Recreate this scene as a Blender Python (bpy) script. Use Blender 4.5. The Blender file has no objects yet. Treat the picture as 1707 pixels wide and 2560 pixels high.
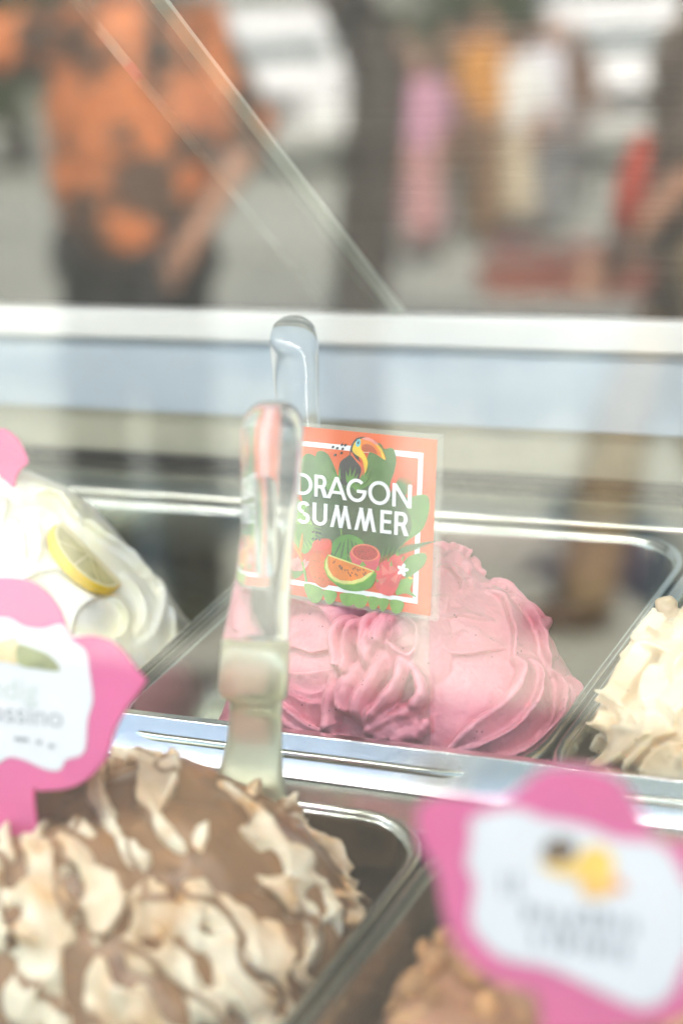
import bpy, bmesh, math, random
from mathutils import Vector, Matrix, noise
from mathutils.bvhtree import BVHTree
from math import sin, cos, pi, radians, sqrt

random.seed(7)
SC = bpy.context.scene
COL = SC.collection

# ------------------------------------------------------------------ camera
PW, PH, FPX = 1707.0, 2560.0, 5460.0          # photograph size and focal length in its pixels
YAW, PITCH, ROLL = radians(27.8), radians(11.7), radians(2.13)
CAM = Vector((0, 0, 1.45))
FWD = Vector((-sin(YAW)*cos(PITCH), cos(YAW)*cos(PITCH), -sin(PITCH)))
_r0 = Vector((cos(YAW), sin(YAW), 0)); _u0 = _r0.cross(FWD)
RGT = _r0*cos(ROLL) - _u0*sin(ROLL)
UPV = _u0*cos(ROLL) + _r0*sin(ROLL)
cd = bpy.data.cameras.new('camera'); cam = bpy.data.objects.new('camera', cd); COL.objects.link(cam)
cam.matrix_world = Matrix(((RGT.x, UPV.x, -FWD.x, CAM.x), (RGT.y, UPV.y, -FWD.y, CAM.y), (RGT.z, UPV.z, -FWD.z, CAM.z), (0, 0, 0, 1)))
cd.sensor_fit = 'VERTICAL'; cd.sensor_height = 36.0; cd.sensor_width = 24.0
cd.lens = 36.0*FPX/PH
cd.clip_start = 0.02; cd.clip_end = 400
cd.dof.use_dof = True; cd.dof.focus_distance = 1.235; cd.dof.aperture_fstop = 3.3
SC.camera = cam

# ------------------------------------------------------------------ sky, sun, exposure
SUN_EL, SUN_AZ = radians(43), radians(32)      # azimuth measured from +Y towards +X (behind the counter)
wd = bpy.data.worlds.new('World'); SC.world = wd; wd.use_nodes = True
wn = wd.node_tree.nodes; wl = wd.node_tree.links
bgn = wn['Background']; sky = wn.new('ShaderNodeTexSky'); sky.sky_type = 'NISHITA'; sky.sun_disc = False
sky.sun_elevation = SUN_EL; sky.sun_rotation = SUN_AZ
wl.new(sky.outputs[0], bgn.inputs[0]); bgn.inputs[1].default_value = 0.10
sl = bpy.data.lights.new('sun', 'SUN'); sl.energy = 5.0; sl.angle = radians(0.5); sl.color = (1, .92, .80)
so = bpy.data.objects.new('sun', sl); COL.objects.link(so)
_sd = Vector((sin(SUN_AZ)*cos(SUN_EL), cos(SUN_AZ)*cos(SUN_EL), sin(SUN_EL)))
so.rotation_euler = (-_sd).to_track_quat('-Z', 'Y').to_euler(); so.location = (3, 4, 8)
LED_POWER = 88.0
vs = SC.view_settings
vs.view_transform = 'Standard'; vs.look = 'None'; vs.gamma = 1.0; vs.use_curve_mapping = False; vs.exposure = 2.55
SC.render.engine = 'CYCLES'
cy = SC.cycles
cy.use_denoising = True
try: cy.denoiser = 'OPENIMAGEDENOISE'
except Exception: pass
cy.max_bounces = 12; cy.transmission_bounces = 10; cy.transparent_max_bounces = 16; cy.glossy_bounces = 6; cy.diffuse_bounces = 4
cy.sample_clamp_indirect = 6.0; cy.caustics_reflective = False

# ------------------------------------------------------------------ pixel and counter geometry
def ray(x, y): return FWD*FPX + RGT*(x-PW/2) - UPV*(y-PH/2)
def at(x, y, dep): return CAM + ray(x, y)*(dep/FPX)
def hit(x, y, P, n):
    d = ray(x, y); return CAM + d*((P-CAM).dot(n)/d.dot(n))
TILT = radians(12.5)                           # the pans lean up towards the back of the counter
EX = Vector((1, 0, 0)); ED = Vector((0, cos(TILT), sin(TILT))); EN = Vector((0, -sin(TILT), cos(TILT)))
P0 = at(1347, 1912, 1.15)                      # front right corner of the middle pan
def L(u, v, w=0.0): return P0 + EX*u + ED*v + EN*w
YG = 0.50                                      # plane of the front glass
def mir(p): return Vector((p.x, 2*YG-p.y, p.z))
def street(x, y, dep): return mir(at(x, y, dep))
def street_ground(x, y):
    d = ray(x, y); return mir(CAM + d*(-CAM.z/d.z))

# ------------------------------------------------------------------ materials
MATS = {}
def mat(name, col, rough=.5, metal=0.0, bump=0.0, bscale=60.0, var=0.0, vscale=8.0, col2=None, trans=0.0, ior=1.45, sss=0.0, sssr=(.01, .006, .004), coat=0.0, stretch=None, spec=.5, detail=4.0, emit=0.0, alpha=1.0):
    if name in MATS: return MATS[name]
    m = bpy.data.materials.new(name); m.use_nodes = True
    nt = m.node_tree; N = nt.nodes; K = nt.links; b = N['Principled BSDF']
    b.inputs['Base Color'].default_value = (*col, 1); b.inputs['Roughness'].default_value = rough
    b.inputs['Metallic'].default_value = metal; b.inputs['IOR'].default_value = ior
    b.inputs['Transmission Weight'].default_value = trans
    b.inputs['Specular IOR Level'].default_value = spec
    b.inputs['Coat Weight'].default_value = coat
    if sss:
        b.inputs['Subsurface Weight'].default_value = sss; b.inputs['Subsurface Radius'].default_value = sssr; b.inputs['Subsurface Scale'].default_value = 1.0
    if emit:
        b.inputs['Emission Color'].default_value = (*col, 1); b.inputs['Emission Strength'].default_value = emit
    tc = N.new('ShaderNodeTexCoord'); src = tc.outputs['Object']
    if stretch:
        mp = N.new('ShaderNodeMapping'); mp.inputs['Scale'].default_value = stretch; K.new(src, mp.inputs[0]); src = mp.outputs[0]
    if var or col2:
        nz = N.new('ShaderNodeTexNoise'); nz.inputs['Scale'].default_value = vscale; nz.inputs['Detail'].default_value = detail; K.new(src, nz.inputs['Vector'])
        rp = N.new('ShaderNodeValToRGB'); rp.color_ramp.elements[0].position = .35; rp.color_ramp.elements[1].position = .65
        c2 = col2 or tuple(min(1, c*(1+var)) for c in col); c1 = col if col2 else tuple(c*(1-var) for c in col)
        rp.color_ramp.elements[0].color = (*c1, 1); rp.color_ramp.elements[1].color = (*c2, 1)
        K.new(nz.outputs['Fac'], rp.inputs[0]); K.new(rp.outputs[0], b.inputs['Base Color'])
    if bump:
        nb = N.new('ShaderNodeTexNoise'); nb.inputs['Scale'].default_value = bscale; nb.inputs['Detail'].default_value = 5; K.new(src, nb.inputs['Vector'])
        bp = N.new('ShaderNodeBump'); bp.inputs['Strength'].default_value = bump; bp.inputs['Distance'].default_value = .002
        K.new(nb.outputs['Fac'], bp.inputs['Height']); K.new(bp.outputs[0], b.inputs['Normal'])
    MATS[name] = m
    return m

def clear_mat(name, tint, f0, rough=0.0, haze=0.0):
    """clear sheet: straight-through transmission plus a mirror reflection that grows at grazing angles"""
    if name in MATS: return MATS[name]
    m = bpy.data.materials.new(name); m.use_nodes = True
    nt = m.node_tree; N = nt.nodes; K = nt.links; N.remove(N['Principled BSDF'])
    tr = N.new('ShaderNodeBsdfTransparent'); tr.inputs[0].default_value = (*tint, 1)
    gl = N.new('ShaderNodeBsdfGlossy'); gl.inputs[0].default_value = (1, 1, 1, 1); gl.inputs['Roughness'].default_value = rough
    ge = N.new('ShaderNodeNewGeometry'); dt = N.new('ShaderNodeVectorMath'); dt.operation = 'DOT_PRODUCT'
    K.new(ge.outputs['Normal'], dt.inputs[0]); K.new(ge.outputs['Incoming'], dt.inputs[1])
    ab = N.new('ShaderNodeMath'); ab.operation = 'ABSOLUTE'; K.new(dt.outputs['Value'], ab.inputs[0])
    om = N.new('ShaderNodeMath'); om.operation = 'SUBTRACT'; om.inputs[0].default_value = 1; K.new(ab.outputs[0], om.inputs[1])
    pw = N.new('ShaderNodeMath'); pw.operation = 'POWER'; K.new(om.outputs[0], pw.inputs[0]); pw.inputs[1].default_value = 5
    ma = N.new('ShaderNodeMath'); ma.operation = 'MULTIPLY_ADD'; K.new(pw.outputs[0], ma.inputs[0]); ma.inputs[1].default_value = 1-f0; ma.inputs[2].default_value = f0
    mx = N.new('ShaderNodeMixShader'); K.new(ma.outputs[0], mx.inputs[0]); K.new(tr.outputs[0], mx.inputs[1]); K.new(gl.outputs[0], mx.inputs[2])
    out = mx
    if haze:
        df = N.new('ShaderNodeBsdfDiffuse'); df.inputs[0].default_value = (.8, .8, .78, 1)
        m2 = N.new('ShaderNodeMixShader'); m2.inputs[0].default_value = haze; K.new(mx.outputs[0], m2.inputs[1]); K.new(df.outputs[0], m2.inputs[2]); out = m2
    K.new(out.outputs[0], N['Material Output'].inputs[0])
    MATS[name] = m
    return m

def gelato_mat(name, base, deep, specks=None, rough=.42, sss=.35, srad=(.006, .003, .002), streak=None, pit=.35):
    m = bpy.data.materials.new(name); m.use_nodes = True
    nt = m.node_tree; N = nt.nodes; K = nt.links; b = N['Principled BSDF']
    b.inputs['Roughness'].default_value = rough
    b.inputs['Subsurface Weight'].default_value = sss; b.inputs['Subsurface Radius'].default_value = srad; b.inputs['Subsurface Scale'].default_value = 1
    tc = N.new('ShaderNodeTexCoord')
    nz = N.new('ShaderNodeTexNoise'); nz.inputs['Scale'].default_value = 22; nz.inputs['Detail'].default_value = 3; nz.inputs['Distortion'].default_value = .8
    K.new(tc.outputs['Object'], nz.inputs['Vector'])
    rp = N.new('ShaderNodeValToRGB'); rp.color_ramp.elements[0].position = .33; rp.color_ramp.elements[1].position = .62
    rp.color_ramp.elements[0].color = (*deep, 1); rp.color_ramp.elements[1].color = (*base, 1)
    K.new(nz.outputs['Fac'], rp.inputs[0]); colout = rp.outputs[0]
    if streak:
        n2 = N.new('ShaderNodeTexNoise'); n2.inputs['Scale'].default_value = 30; n2.inputs['Distortion'].default_value = 2.2
        K.new(tc.outputs['Object'], n2.inputs['Vector'])
        r2 = N.new('ShaderNodeValToRGB'); r2.color_ramp.elements[0].position = .56; r2.color_ramp.elements[1].position = .66
        mx = N.new('ShaderNodeMix'); mx.data_type = 'RGBA'; K.new(n2.outputs['Fac'], r2.inputs[0]); K.new(r2.outputs[0], mx.inputs[0])
        K.new(colout, mx.inputs[6]); mx.inputs[7].default_value = (*streak, 1); colout = mx.outputs[2]
    if specks:
        vo = N.new('ShaderNodeTexVoronoi'); vo.inputs['Scale'].default_value = 210; K.new(tc.outputs['Object'], vo.inputs['Vector'])
        n3 = N.new('ShaderNodeTexNoise'); n3.inputs['Scale'].default_value = 130; n3.inputs['Detail'].default_value = 0; K.new(tc.outputs['Object'], n3.inputs['Vector'])
        lt = N.new('ShaderNodeMath'); lt.operation = 'LESS_THAN'; lt.inputs[1].default_value = .12; K.new(vo.outputs['Distance'], lt.inputs[0])
        g2 = N.new('ShaderNodeMath'); g2.operation = 'GREATER_THAN'; g2.inputs[1].default_value = .60; K.new(n3.outputs['Fac'], g2.inputs[0])
        ml = N.new('ShaderNodeMath'); ml.operation = 'MULTIPLY'; K.new(lt.outputs[0], ml.inputs[0]); K.new(g2.outputs[0], ml.inputs[1])
        m3 = N.new('ShaderNodeMix'); m3.data_type = 'RGBA'; K.new(ml.outputs[0], m3.inputs[0]); K.new(colout, m3.inputs[6]); m3.inputs[7].default_value = (*specks, 1); colout = m3.outputs[2]
    K.new(colout, b.inputs['Base Color'])
    nb = N.new('ShaderNodeTexNoise'); nb.inputs['Scale'].default_value = 420; nb.inputs['Detail'].default_value = 5; nb.inputs['Roughness'].default_value = .7; K.new(tc.outputs['Object'], nb.inputs['Vector'])
    bp = N.new('ShaderNodeBump'); bp.inputs['Strength'].default_value = pit; bp.inputs['Distance'].default_value = .0012
    K.new(nb.outputs['Fac'], bp.inputs['Height']); K.new(bp.outputs[0], b.inputs['Normal'])
    MATS[name] = m
    return m

STEEL = mat('steel', (.60, .62, .56), .22, 1.0, bump=.05, bscale=90, var=.08, vscale=14)
STEELB = mat('brushed_steel', (.042, .040, .037), .42, .5, bump=.5, bscale=9, stretch=(1.2, 8, 110), var=.10, vscale=6)
STRIP = mat('strip_steel', (.82, .81, .80), .20, 1.0, bump=.12, bscale=35, var=.07, vscale=30)
WHITE = mat('white_paint', (.74, .73, .71), .35, var=.02, vscale=6)
BLUEW = mat('pale_blue_panel', (.44, .50, .56), .40, var=.04, vscale=9, bump=.03, bscale=70)
OLIVE = mat('recess_steel', (.38, .37, .30), .38, .5, var=.07, vscale=10)
DARK = mat('matte_black', (.02, .02, .018), .6, var=.1, vscale=30)

# ------------------------------------------------------------------ mesh helpers
def link(name, me, m=None, parent=None, smooth=False):
    o = bpy.data.objects.new(name, me); COL.objects.link(o)
    if m: me.materials.append(m)
    if smooth:
        for p in me.polygons: p.use_smooth = True
    if parent: o.parent = parent
    return o
def mesh(name, V, F, m=None, parent=None, smooth=False):
    me = bpy.data.meshes.new(name); me.from_pydata([tuple(v) for v in V], [], F); me.update()
    bm = bmesh.new(); bm.from_mesh(me); bmesh.ops.recalc_face_normals(bm, faces=bm.faces); bm.to_mesh(me); bm.free()
    return link(name, me, m, parent, smooth)
def tag(o, label, cat, group=None):
    o['label'] = label; o['category'] = cat
    if group: o['group'] = group
    return o
def empty(name, loc, label, cat, group=None):
    o = bpy.data.objects.new(name, None); COL.objects.link(o); o.location = loc; o.empty_display_size = .05
    bpy.context.view_layer.update()
    return tag(o, label, cat, group)
def adopt(child, par):
    """parent without moving: every child mesh is written in world coordinates"""
    child.parent = par; child.matrix_parent_inverse = Matrix.Translation(par.location).inverted()
    return child
class G:
    def __init__(s): s.V = []; s.F = []
    def add(s, V, F):
        k = len(s.V); s.V += [Vector(v) for v in V]; s.F += [[i+k for i in f] for f in F]
    def box(s, lo, hi, fr=None):
        fr = fr or (lambda a, b, c: Vector((a, b, c)))
        (a, b, c), (d, e, f) = lo, hi
        s.add([fr(x, y, z) for x in (a, d) for y in (b, e) for z in (c, f)], [(0, 1, 3, 2), (4, 6, 7, 5), (0, 4, 5, 1), (2, 3, 7, 6), (0, 2, 6, 4), (1, 5, 7, 3)])
    def loft(s, loops, cap0=True, cap1=True):
        n = len(loops[0]); V = [p for l in loops for p in l]; F = []
        for i in range(len(loops)-1):
            for j in range(n): F.append((i*n+j, i*n+(j+1) % n, (i+1)*n+(j+1) % n, (i+1)*n+j))
        if cap0: F.append(tuple(range(n))[::-1])
        if cap1: F.append(tuple(range((len(loops)-1)*n, len(loops)*n)))
        s.add(V, F)
    def capsule(s, p, q, r1, r2, n=10):
        p = Vector(p); q = Vector(q); a = (q-p); ln = a.length
        a = a.normalized() if ln > 1e-6 else Vector((0, 0, 1))
        x = a.orthogonal().normalized(); y = a.cross(x); loops = []
        for k in range(5):
            t = pi/2*(k/4); rr = r1*sin(t)+1e-5; c = p-a*(r1*cos(t)); loops.append([c+x*rr*cos(2*pi*j/n)+y*rr*sin(2*pi*j/n) for j in range(n)])
        for k in range(5):
            t = pi/2*(k/4); rr = r2*cos(t)+1e-5; c = q+a*(r2*sin(t)); loops.append([c+x*rr*cos(2*pi*j/n)+y*rr*sin(2*pi*j/n) for j in range(n)])
        s.loft(loops)
    def ell(s, c, rx, ry, rz, n=14, m=9, fr=None):
        c = Vector(c); loops = []
        for k in range(m+1):
            t = pi*k/m; rr = max(sin(t), 1e-3)
            loops.append([(c+Vector((rx*rr*cos(2*pi*j/n), ry*rr*sin(2*pi*j/n), -rz*cos(t)))) if not fr else c+fr[0]*(rx*rr*cos(2*pi*j/n))+fr[1]*(ry*rr*sin(2*pi*j/n))-fr[2]*(rz*cos(t)) for j in range(n)])
        s.loft(loops)
    def tube(s, P, r, n=8):
        loops = []
        for i, p in enumerate(P):
            t = (Vector(P[min(i+1, len(P)-1)])-Vector(P[max(i-1, 0)])).normalized(); x = t.orthogonal().normalized(); y = t.cross(x)
            rr = r[i] if isinstance(r, (list, tuple)) else r
            loops.append([Vector(p)+x*rr*cos(2*pi*j/n)+y*rr*sin(2*pi*j/n) for j in range(n)])
        s.loft(loops)
    def build(s, name, m, parent=None, smooth=False): 
        o = mesh(name, s.V, s.F, m, None, smooth)
        if parent: adopt(o, parent)
        return o
def remesh(name, g, vox, m, parent=None, smooth_it=4, disp=None):
    me = bpy.data.meshes.new('tmp'); me.from_pydata([tuple(v) for v in g.V], [], g.F); me.update()
    bm = bmesh.new(); bm.from_mesh(me); bmesh.ops.recalc_face_normals(bm, faces=bm.faces); bm.to_mesh(me); bm.free()
    t = bpy.data.objects.new('tmp', me); COL.objects.link(t)
    r = t.modifiers.new('r', 'REMESH'); r.mode = 'VOXEL'; r.voxel_size = vox
    if smooth_it:
        sm = t.modifiers.new('s', 'SMOOTH'); sm.factor = .5; sm.iterations = smooth_it
    dg = bpy.context.evaluated_depsgraph_get(); out = bpy.data.meshes.new_from_object(t.evaluated_get(dg))
    bpy.data.objects.remove(t); bpy.data.meshes.remove(me)
    if disp:
        nrm = [v.normal.copy() for v in out.vertices]
        for v, nn in zip(out.vertices, nrm): v.co += nn*disp(v.co)
    out.update(); out.materials.clear()
    o = link(name, out, m, None, True)
    if parent: adopt(o, parent)
    return o
def catmull(P, k=6, closed=False):
    P = [Vector(p) for p in P]; n = len(P); out = []
    for i in range(n if closed else n-1):
        a, b, c, d = (P[(i-1) % n], P[i], P[(i+1) % n], P[(i+2) % n]) if closed else (P[max(i-1, 0)], P[i], P[i+1], P[min(i+2, n-1)])
        for j in range(k):
            t = j/k; out.append(.5*((2*b)+(c-a)*t+(2*a-5*b+4*c-d)*t*t+(3*b-3*c+d-a)*t**3))
    if not closed: out.append(P[-1])
    return out
def rrect(cx, cy, hx, hy, r, k=6):
    out = []
    for sx, sy, a0 in ((1, 1, 0), (-1, 1, pi/2), (-1, -1, pi), (1, -1, 3*pi/2)):
        for j in range(k+1):
            a = a0+pi/2*j/k; out.append((cx+sx*(hx-r)+r*cos(a), cy+sy*(hy-r)+r*sin(a)))
    return out

# ================================================================== the setting outside (seen mirrored in the front glass)
def structure(o): o['kind'] = 'structure'; return o
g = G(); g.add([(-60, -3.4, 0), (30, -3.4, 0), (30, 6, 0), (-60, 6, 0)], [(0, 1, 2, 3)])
structure(g.build('pavement', mat('shade_toned_paving', (.085, .083, .072), .7, var=.2, vscale=.9, bump=.2, bscale=20)))  # darkened colour stands in for shade on the ground near the counter
g = G(); g.add([(-140, -120, -.004), (80, -120, -.004), (80, -3.4, -.004), (-140, -3.4, -.004)], [(0, 1, 2, 3)])
structure(g.build('street', mat('pale_paving', (.45, .455, .385), .8, var=.14, vscale=.35, bump=.3, bscale=30)))

# ================================================================== display case
case = empty('display_case', (P0.x, 1.0, 0), 'gelato display case with glass front, pale blue rear band and brushed steel back', 'display case')
XL, XR = -1.75, .75
def cbox(name, lo, hi, m, bev=.0, par=case):
    g = G(); g.box(lo, hi); o = g.build(name, m, par)
    if bev:
        b = o.modifiers.new('b', 'BEVEL'); b.width = bev; b.segments = 3
    return o
cbox('back_panel', (XL, 1.378, 1.10), (XR, 1.40, 1.96), STEELB)
cbox('roof', (XL-.03, .52, 1.96), (XR+.03, 1.44, 2.02), WHITE, .01)
cbox('side_panel', (XL-.03, .52, .0), (XL, 1.44, 1.96), WHITE)
cbox('side_panel', (XR, .52, .0), (XR+.03, 1.44, 1.96), WHITE)
cbox('front_plinth', (XL, .505, .0), (XR, .53, .98), WHITE, .005)
cbox('base_tray', (XL, .53, .80), (XR, 1.378, .86), DARK)
zb1, zb0 = hit(850, 866, Vector((0, 1.362, 0)), Vector((0, 1, 0))).z, hit(850, 1052, Vector((0, 1.362, 0)), Vector((0, 1, 0))).z
zl1 = hit(850, 786, Vector((0, 1.350, 0)), Vector((0, 1, 0))).z
zl0 = hit(850, 864, Vector((0, 1.350, 0)), Vector((0, 1, 0))).z
cbox('rear_ledge', (XL, 1.350, zl0), (XR, 1.3775, zl1), WHITE, .003)
cbox('rear_band', (XL, 1.361, zb0), (XR, 1.3775, zl0-.001), BLUEW, .0015)
_lz = L(0, .36).z
cbox('recess_panel', (XL, 1.3725, _lz-.02), (XR, 1.3776, zb0-.0005), OLIVE)
cbox('gap_shade_strip', (XL, 1.364, _lz-.004), (XR, 1.3722, _lz+.004), DARK, .002)  # black strip puts in the shade of the gap as colour
def lbox(name, lo, hi, m, bev=.002, par=case):
    g = G(); g.box(lo, hi, fr=L); o = g.build(name, m, par)
    if bev:
        b = o.modifiers.new('b', 'BEVEL'); b.width = bev; b.segments = 3
    return o
U0, U1 = XL-P0.x+.01, XR-P0.x-.01
_T = L(0, -.012, .0085)
def _fall(deg, ln): return Vector((0, -cos(radians(deg)), -sin(radians(deg))))*ln
def rail_prism(name, top, m):
    q = [top]
    for deg, ln in ((57.5, .008), (56.5, .007), (54.5, .004), (52.0, .003), (50.0, .0035)): q.append(q[-1]+_fall(deg, ln))
    prof = [top+Vector((0, .010, -.001))]+q+[q[-1]+Vector((0, .012, -.010)), top+Vector((0, .012, -.03))]
    g = G(); g.loft([[Vector((x, p.y, p.z)) for p in prof] for x in (XL+.01, XR-.01)]); o = g.build(name, m, case, True)
    b = o.modifiers.new('b', 'BEVEL'); b.width = .0008; b.segments = 2; b.limit_method = 'ANGLE'; b.angle_limit = radians(40); b.harden_normals = True
    return o
rail_prism('pan_rail', _T, STRIP)
lbox('rail_shelf', (U0, -.0635, -.016), (U1, -.030, -.009), STEEL, .002)
lbox('rear_rail', (U0, .290, -.02), (U1, .322, .004), STEEL, .003)
lbox('rear_rail', (U0, .326, -.02), (U1, .352, -.004), STEEL, .003)
lbox('front_rail', (U0, -.392, -.012), (U1, -.349, .0035), STRIP, .003)
# front glass pane, a real sheet a hand's breadth in front of the pans
g = G(); g.box((XL, YG, .97), (XR, YG+.006, 1.96))
g.build('front_glass', clear_mat('front_pane', (.985, .995, .985), .059), case)
# slanted glass divider standing on the rear ledge
Pb = hit(990, 785, Vector((0, 1.362, 0)), Vector((0, 1, 0))); cx = Pb.x
def inx(x, y): return hit(x, y, Vector((cx, 0, 0)), Vector((1, 0, 0)))
q0 = Vector((cx, 1.366, zl1+.0005)); q1 = inx(400, 0); dq = (q1-q0); q1 = q0+dq*1.45
back = Vector((0, -.085, .0)); r0 = q0+back+dq*.06; r1 = q1+back
g = G(); T = .0045
g.add([p+Vector((s*T, 0, 0)) for s in (-1, 1) for p in (q0, q1, r1, r0)], [(0, 1, 2, 3), (7, 6, 5, 4), (2, 3, 7, 6)])
dv = g.build('glass_divider', clear_mat('divider_glass', (.93, .95, .93), .09, haze=.05), case)
g = G(); e = (q1-q0).normalized(); s_ = Vector((0, .0025, 0))
g.add([p+Vector((a*T*1.02, 0, 0))+b*s_ for p in (q0, q1) for (a, b) in ((-1, -1), (1, -1), (1, 1), (-1, 1))], [(0, 1, 5, 4), (1, 2, 6, 5), (2, 3, 7, 6), (3, 0, 4, 7), (0, 3, 2, 1), (4, 5, 6, 7)])
eo = g.build('polished_edge', mat('glass_edge', (.74, .78, .70), .15, trans=.35, ior=1.5)); adopt(eo, dv); eo.matrix_parent_inverse = Matrix.Identity(4)
eo.matrix_parent_inverse = dv.matrix_world.inverted() if False else Matrix.Identity(4)
# LED row under the roof
bar = cbox('lamp_bar', (XL+.1, .52, 1.950), (XR-.1, .60, 1.9595), WHITE, .004)
LED = mat('led_light', (1, .97, .92), .4, emit=LED_POWER)
dm = bpy.data.meshes.new('light_diode')
g = G(); g.box((-.005, -.005, -.003), (.005, .005, .003)); dm.from_pydata([tuple(v) for v in g.V], [], g.F); dm.materials.append(LED)
for k in range(58):
    o = bpy.data.objects.new('light_diode', dm); COL.objects.link(o); o.location = (XL+.15+k*(XR-XL-.3)/57, .55, 1.9465)
    o.parent = bar
# children of the bar live in the bar's own frame: the bar mesh is in world coordinates
# (its parent inverse cancels the case's offset), so no further offset is needed

# ------------------------------------------------------------------ pans
def pan(u0, u1, v0, v1, label, depth=.13, r=.045):
    o = empty('gelato_pan', L((u0+u1)/2, (v0+v1)/2, -depth), label, 'pan', 'steel pans in the case')
    cu, cv, hu, hv = (u0+u1)/2, (v0+v1)/2, (u1-u0)/2, (v1-v0)/2
    def lp(ins, w): return [L(a, b, w) for a, b in rrect(cu, cv, hu-ins, hv-ins, max(r-ins*.6, .01))]
    g = G(); g.loft([lp(.0055, -.0005), lp(.0068, -.004), lp(.009, -.05), lp(.013, -depth+.016), lp(.019, -depth+.004), lp(.034, -depth)], cap0=False)
    b = g.build('body', STEEL, o, True)
    sd = b.modifiers.new('s', 'SOLIDIFY'); sd.thickness = .0008; sd.offset = 1
    g = G(); g.loft([lp(.0, -.006), lp(-.0003, -.001), lp(.0006, .0012), lp(.0022, .002), lp(.004, .0017), lp(.0056, -.0006)], cap0=False, cap1=False)
    g.build('rim', STEEL, o, True)
    return o
pan(-.2715, -.0015, -.022, .285, 'steel pan holding the pink gelato behind the steel rail')
pan(-.5460, -.2745, -.022, .285, 'steel pan holding the white lemon gelato')
pan(.0015, .2715, -.022, .285, 'steel pan holding the cream coloured vanilla gelato')
pan(-.2915, -.0235, -.345, -.064, 'steel pan holding the chocolate swirled gelato in front of the rail')
pan(-.0200, .2500, -.345, -.064, 'steel pan holding the brown nut gelato')

# ------------------------------------------------------------------ gelato sculpting
def mound(cu, cv, ru, rv, wb, wt, pu=None, pv=None, p=2.2, q=.75, sq=2.6, seed=0, lump=.006):
    """closed dome in counter coordinates; returns (G, BVH)"""
    pu = cu if pu is None else pu; pv = cv if pv is None else pv
    loops = []; n = 72; m = 30
    loops.append([L(cu+ru*.9*cos(2*pi*j/n), cv+rv*.9*sin(2*pi*j/n), wb-.03) for j in range(n)])
    for i in range(m+1):
        r = 1-i/m; r = max(r, .004); lp = []
        for j in range(n):
            a = 2*pi*j/n; ca, sa = cos(a), sin(a)
            k = (abs(ca)**sq+abs(sa)**sq)**(-1/sq)
            w = wb+(wt-wb)*(max(0, 1-r**p))**q
            f = 1-r
            lm = lump*noise.noise(Vector((ca*r*3.1+seed, sa*r*3.1, seed*.7)))*min(1, 3*(1.02-r)+.3)
            lp.append(L(cu+(pu-cu)*f+ru*r*k*ca, cv+(pv-cv)*f+rv*r*k*sa, w+lm))
        loops.append(lp)
    g = G(); g.loft(loops)
    bv = BVHTree.FromPolygons([v[:] for v in g.V], g.F)
    return g, bv
def onto(bv, x, y):
    d = ray(x, y).normalized(); h = bv.ray_cast(CAM, d)
    if h[0] is None:
        best = None
        for t in range(60):
            p = CAM+d*(.75+t*.012); q = bv.find_nearest(p)
            if q[0] is not None and (best is None or q[3] < best[3]): best = q
        h = best
    n = h[1]
    if n.dot(d) > 0: n = -n
    return h[0].copy(), n.copy()
PETAL = [(-1, -.5), (-1, -.05), (-.7, .25), (-.4, .5), (-.15, .78), (-.04, .98), (.02, .9), (.03, .6), (-.04, .25), (-.08, -.5)]
FINGER = [(-1, -.6), (-1.0, .0), (-.8, .55), (-.4, .9), (0, 1), (.4, .9), (.8, .55), (1.0, 0), (1, -.6)]
def stroke(g, bv, px, width, height, kind='finger', side=1, embed=None, taper=(.35, .35), lift=0.0, wob=.0, seed=0):
    """a spatula stroke: pixel control points dropped on to the mound, swept with a blade profile"""
    P = []; Nn = []
    for (x, y) in catmull([Vector((a, b, 0)) for a, b in px], 5).__iter__().__class__([v for v in []]) if False else [(v.x, v.y) for v in catmull([Vector((a, b, 0)) for a, b in px], 5)]:
        p, n = onto(bv, x, y); P.append(p); Nn.append(n)
    for _ in range(3):
        P = [P[0]]+[(P[i-1]+2*P[i]+P[i+1])/4 for i in range(1, len(P)-1)]+[P[-1]]
        Nn = [Nn[0]]+[(Nn[i-1]+2*Nn[i]+Nn[i+1]).normalized() for i in range(1, len(P)-1)]+[Nn[-1]]
    prof = PETAL if kind == 'petal' else FINGER; loops = []; m = len(P)
    em = embed if embed is not None else height
    for i in range(m):
        t = (P[min(i+1, m-1)]-P[max(i-1, 0)]).normalized(); n = Nn[i]
        s = n.cross(t).normalized()*side
        f = i/(m-1); tw = max(.06, sin(pi*f))**.65 if taper == 'lens' else min(1, taper[0]+(1-taper[0])*min(1, f*5), taper[1]+(1-taper[1])*min(1, (1-f)*5))
        wv = 1+wob*noise.noise(Vector((f*6, seed*3.3, 0)))
        loops.append([P[i]+n*lift+s*(a*width*tw*wv)+n*((b*height*tw*wv) if b > 0 else b*2*em) for a, b in prof])
    g.loft(loops)
def rnoise(amp, sc, amp2=0, sc2=1):
    return lambda c: amp*noise.noise(c*sc)+amp2*noise.noise(c*sc2)
def px6(P): return [(640+x/3.015, 1480+y/3.015) for x, y in P]
def px7(P): return [(1060+x/3.733, 1320+y/3.733) for x, y in P]
def px8(P): return [(1400+x/4.199, 1440+y/4.2) for x, y in P]

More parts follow.
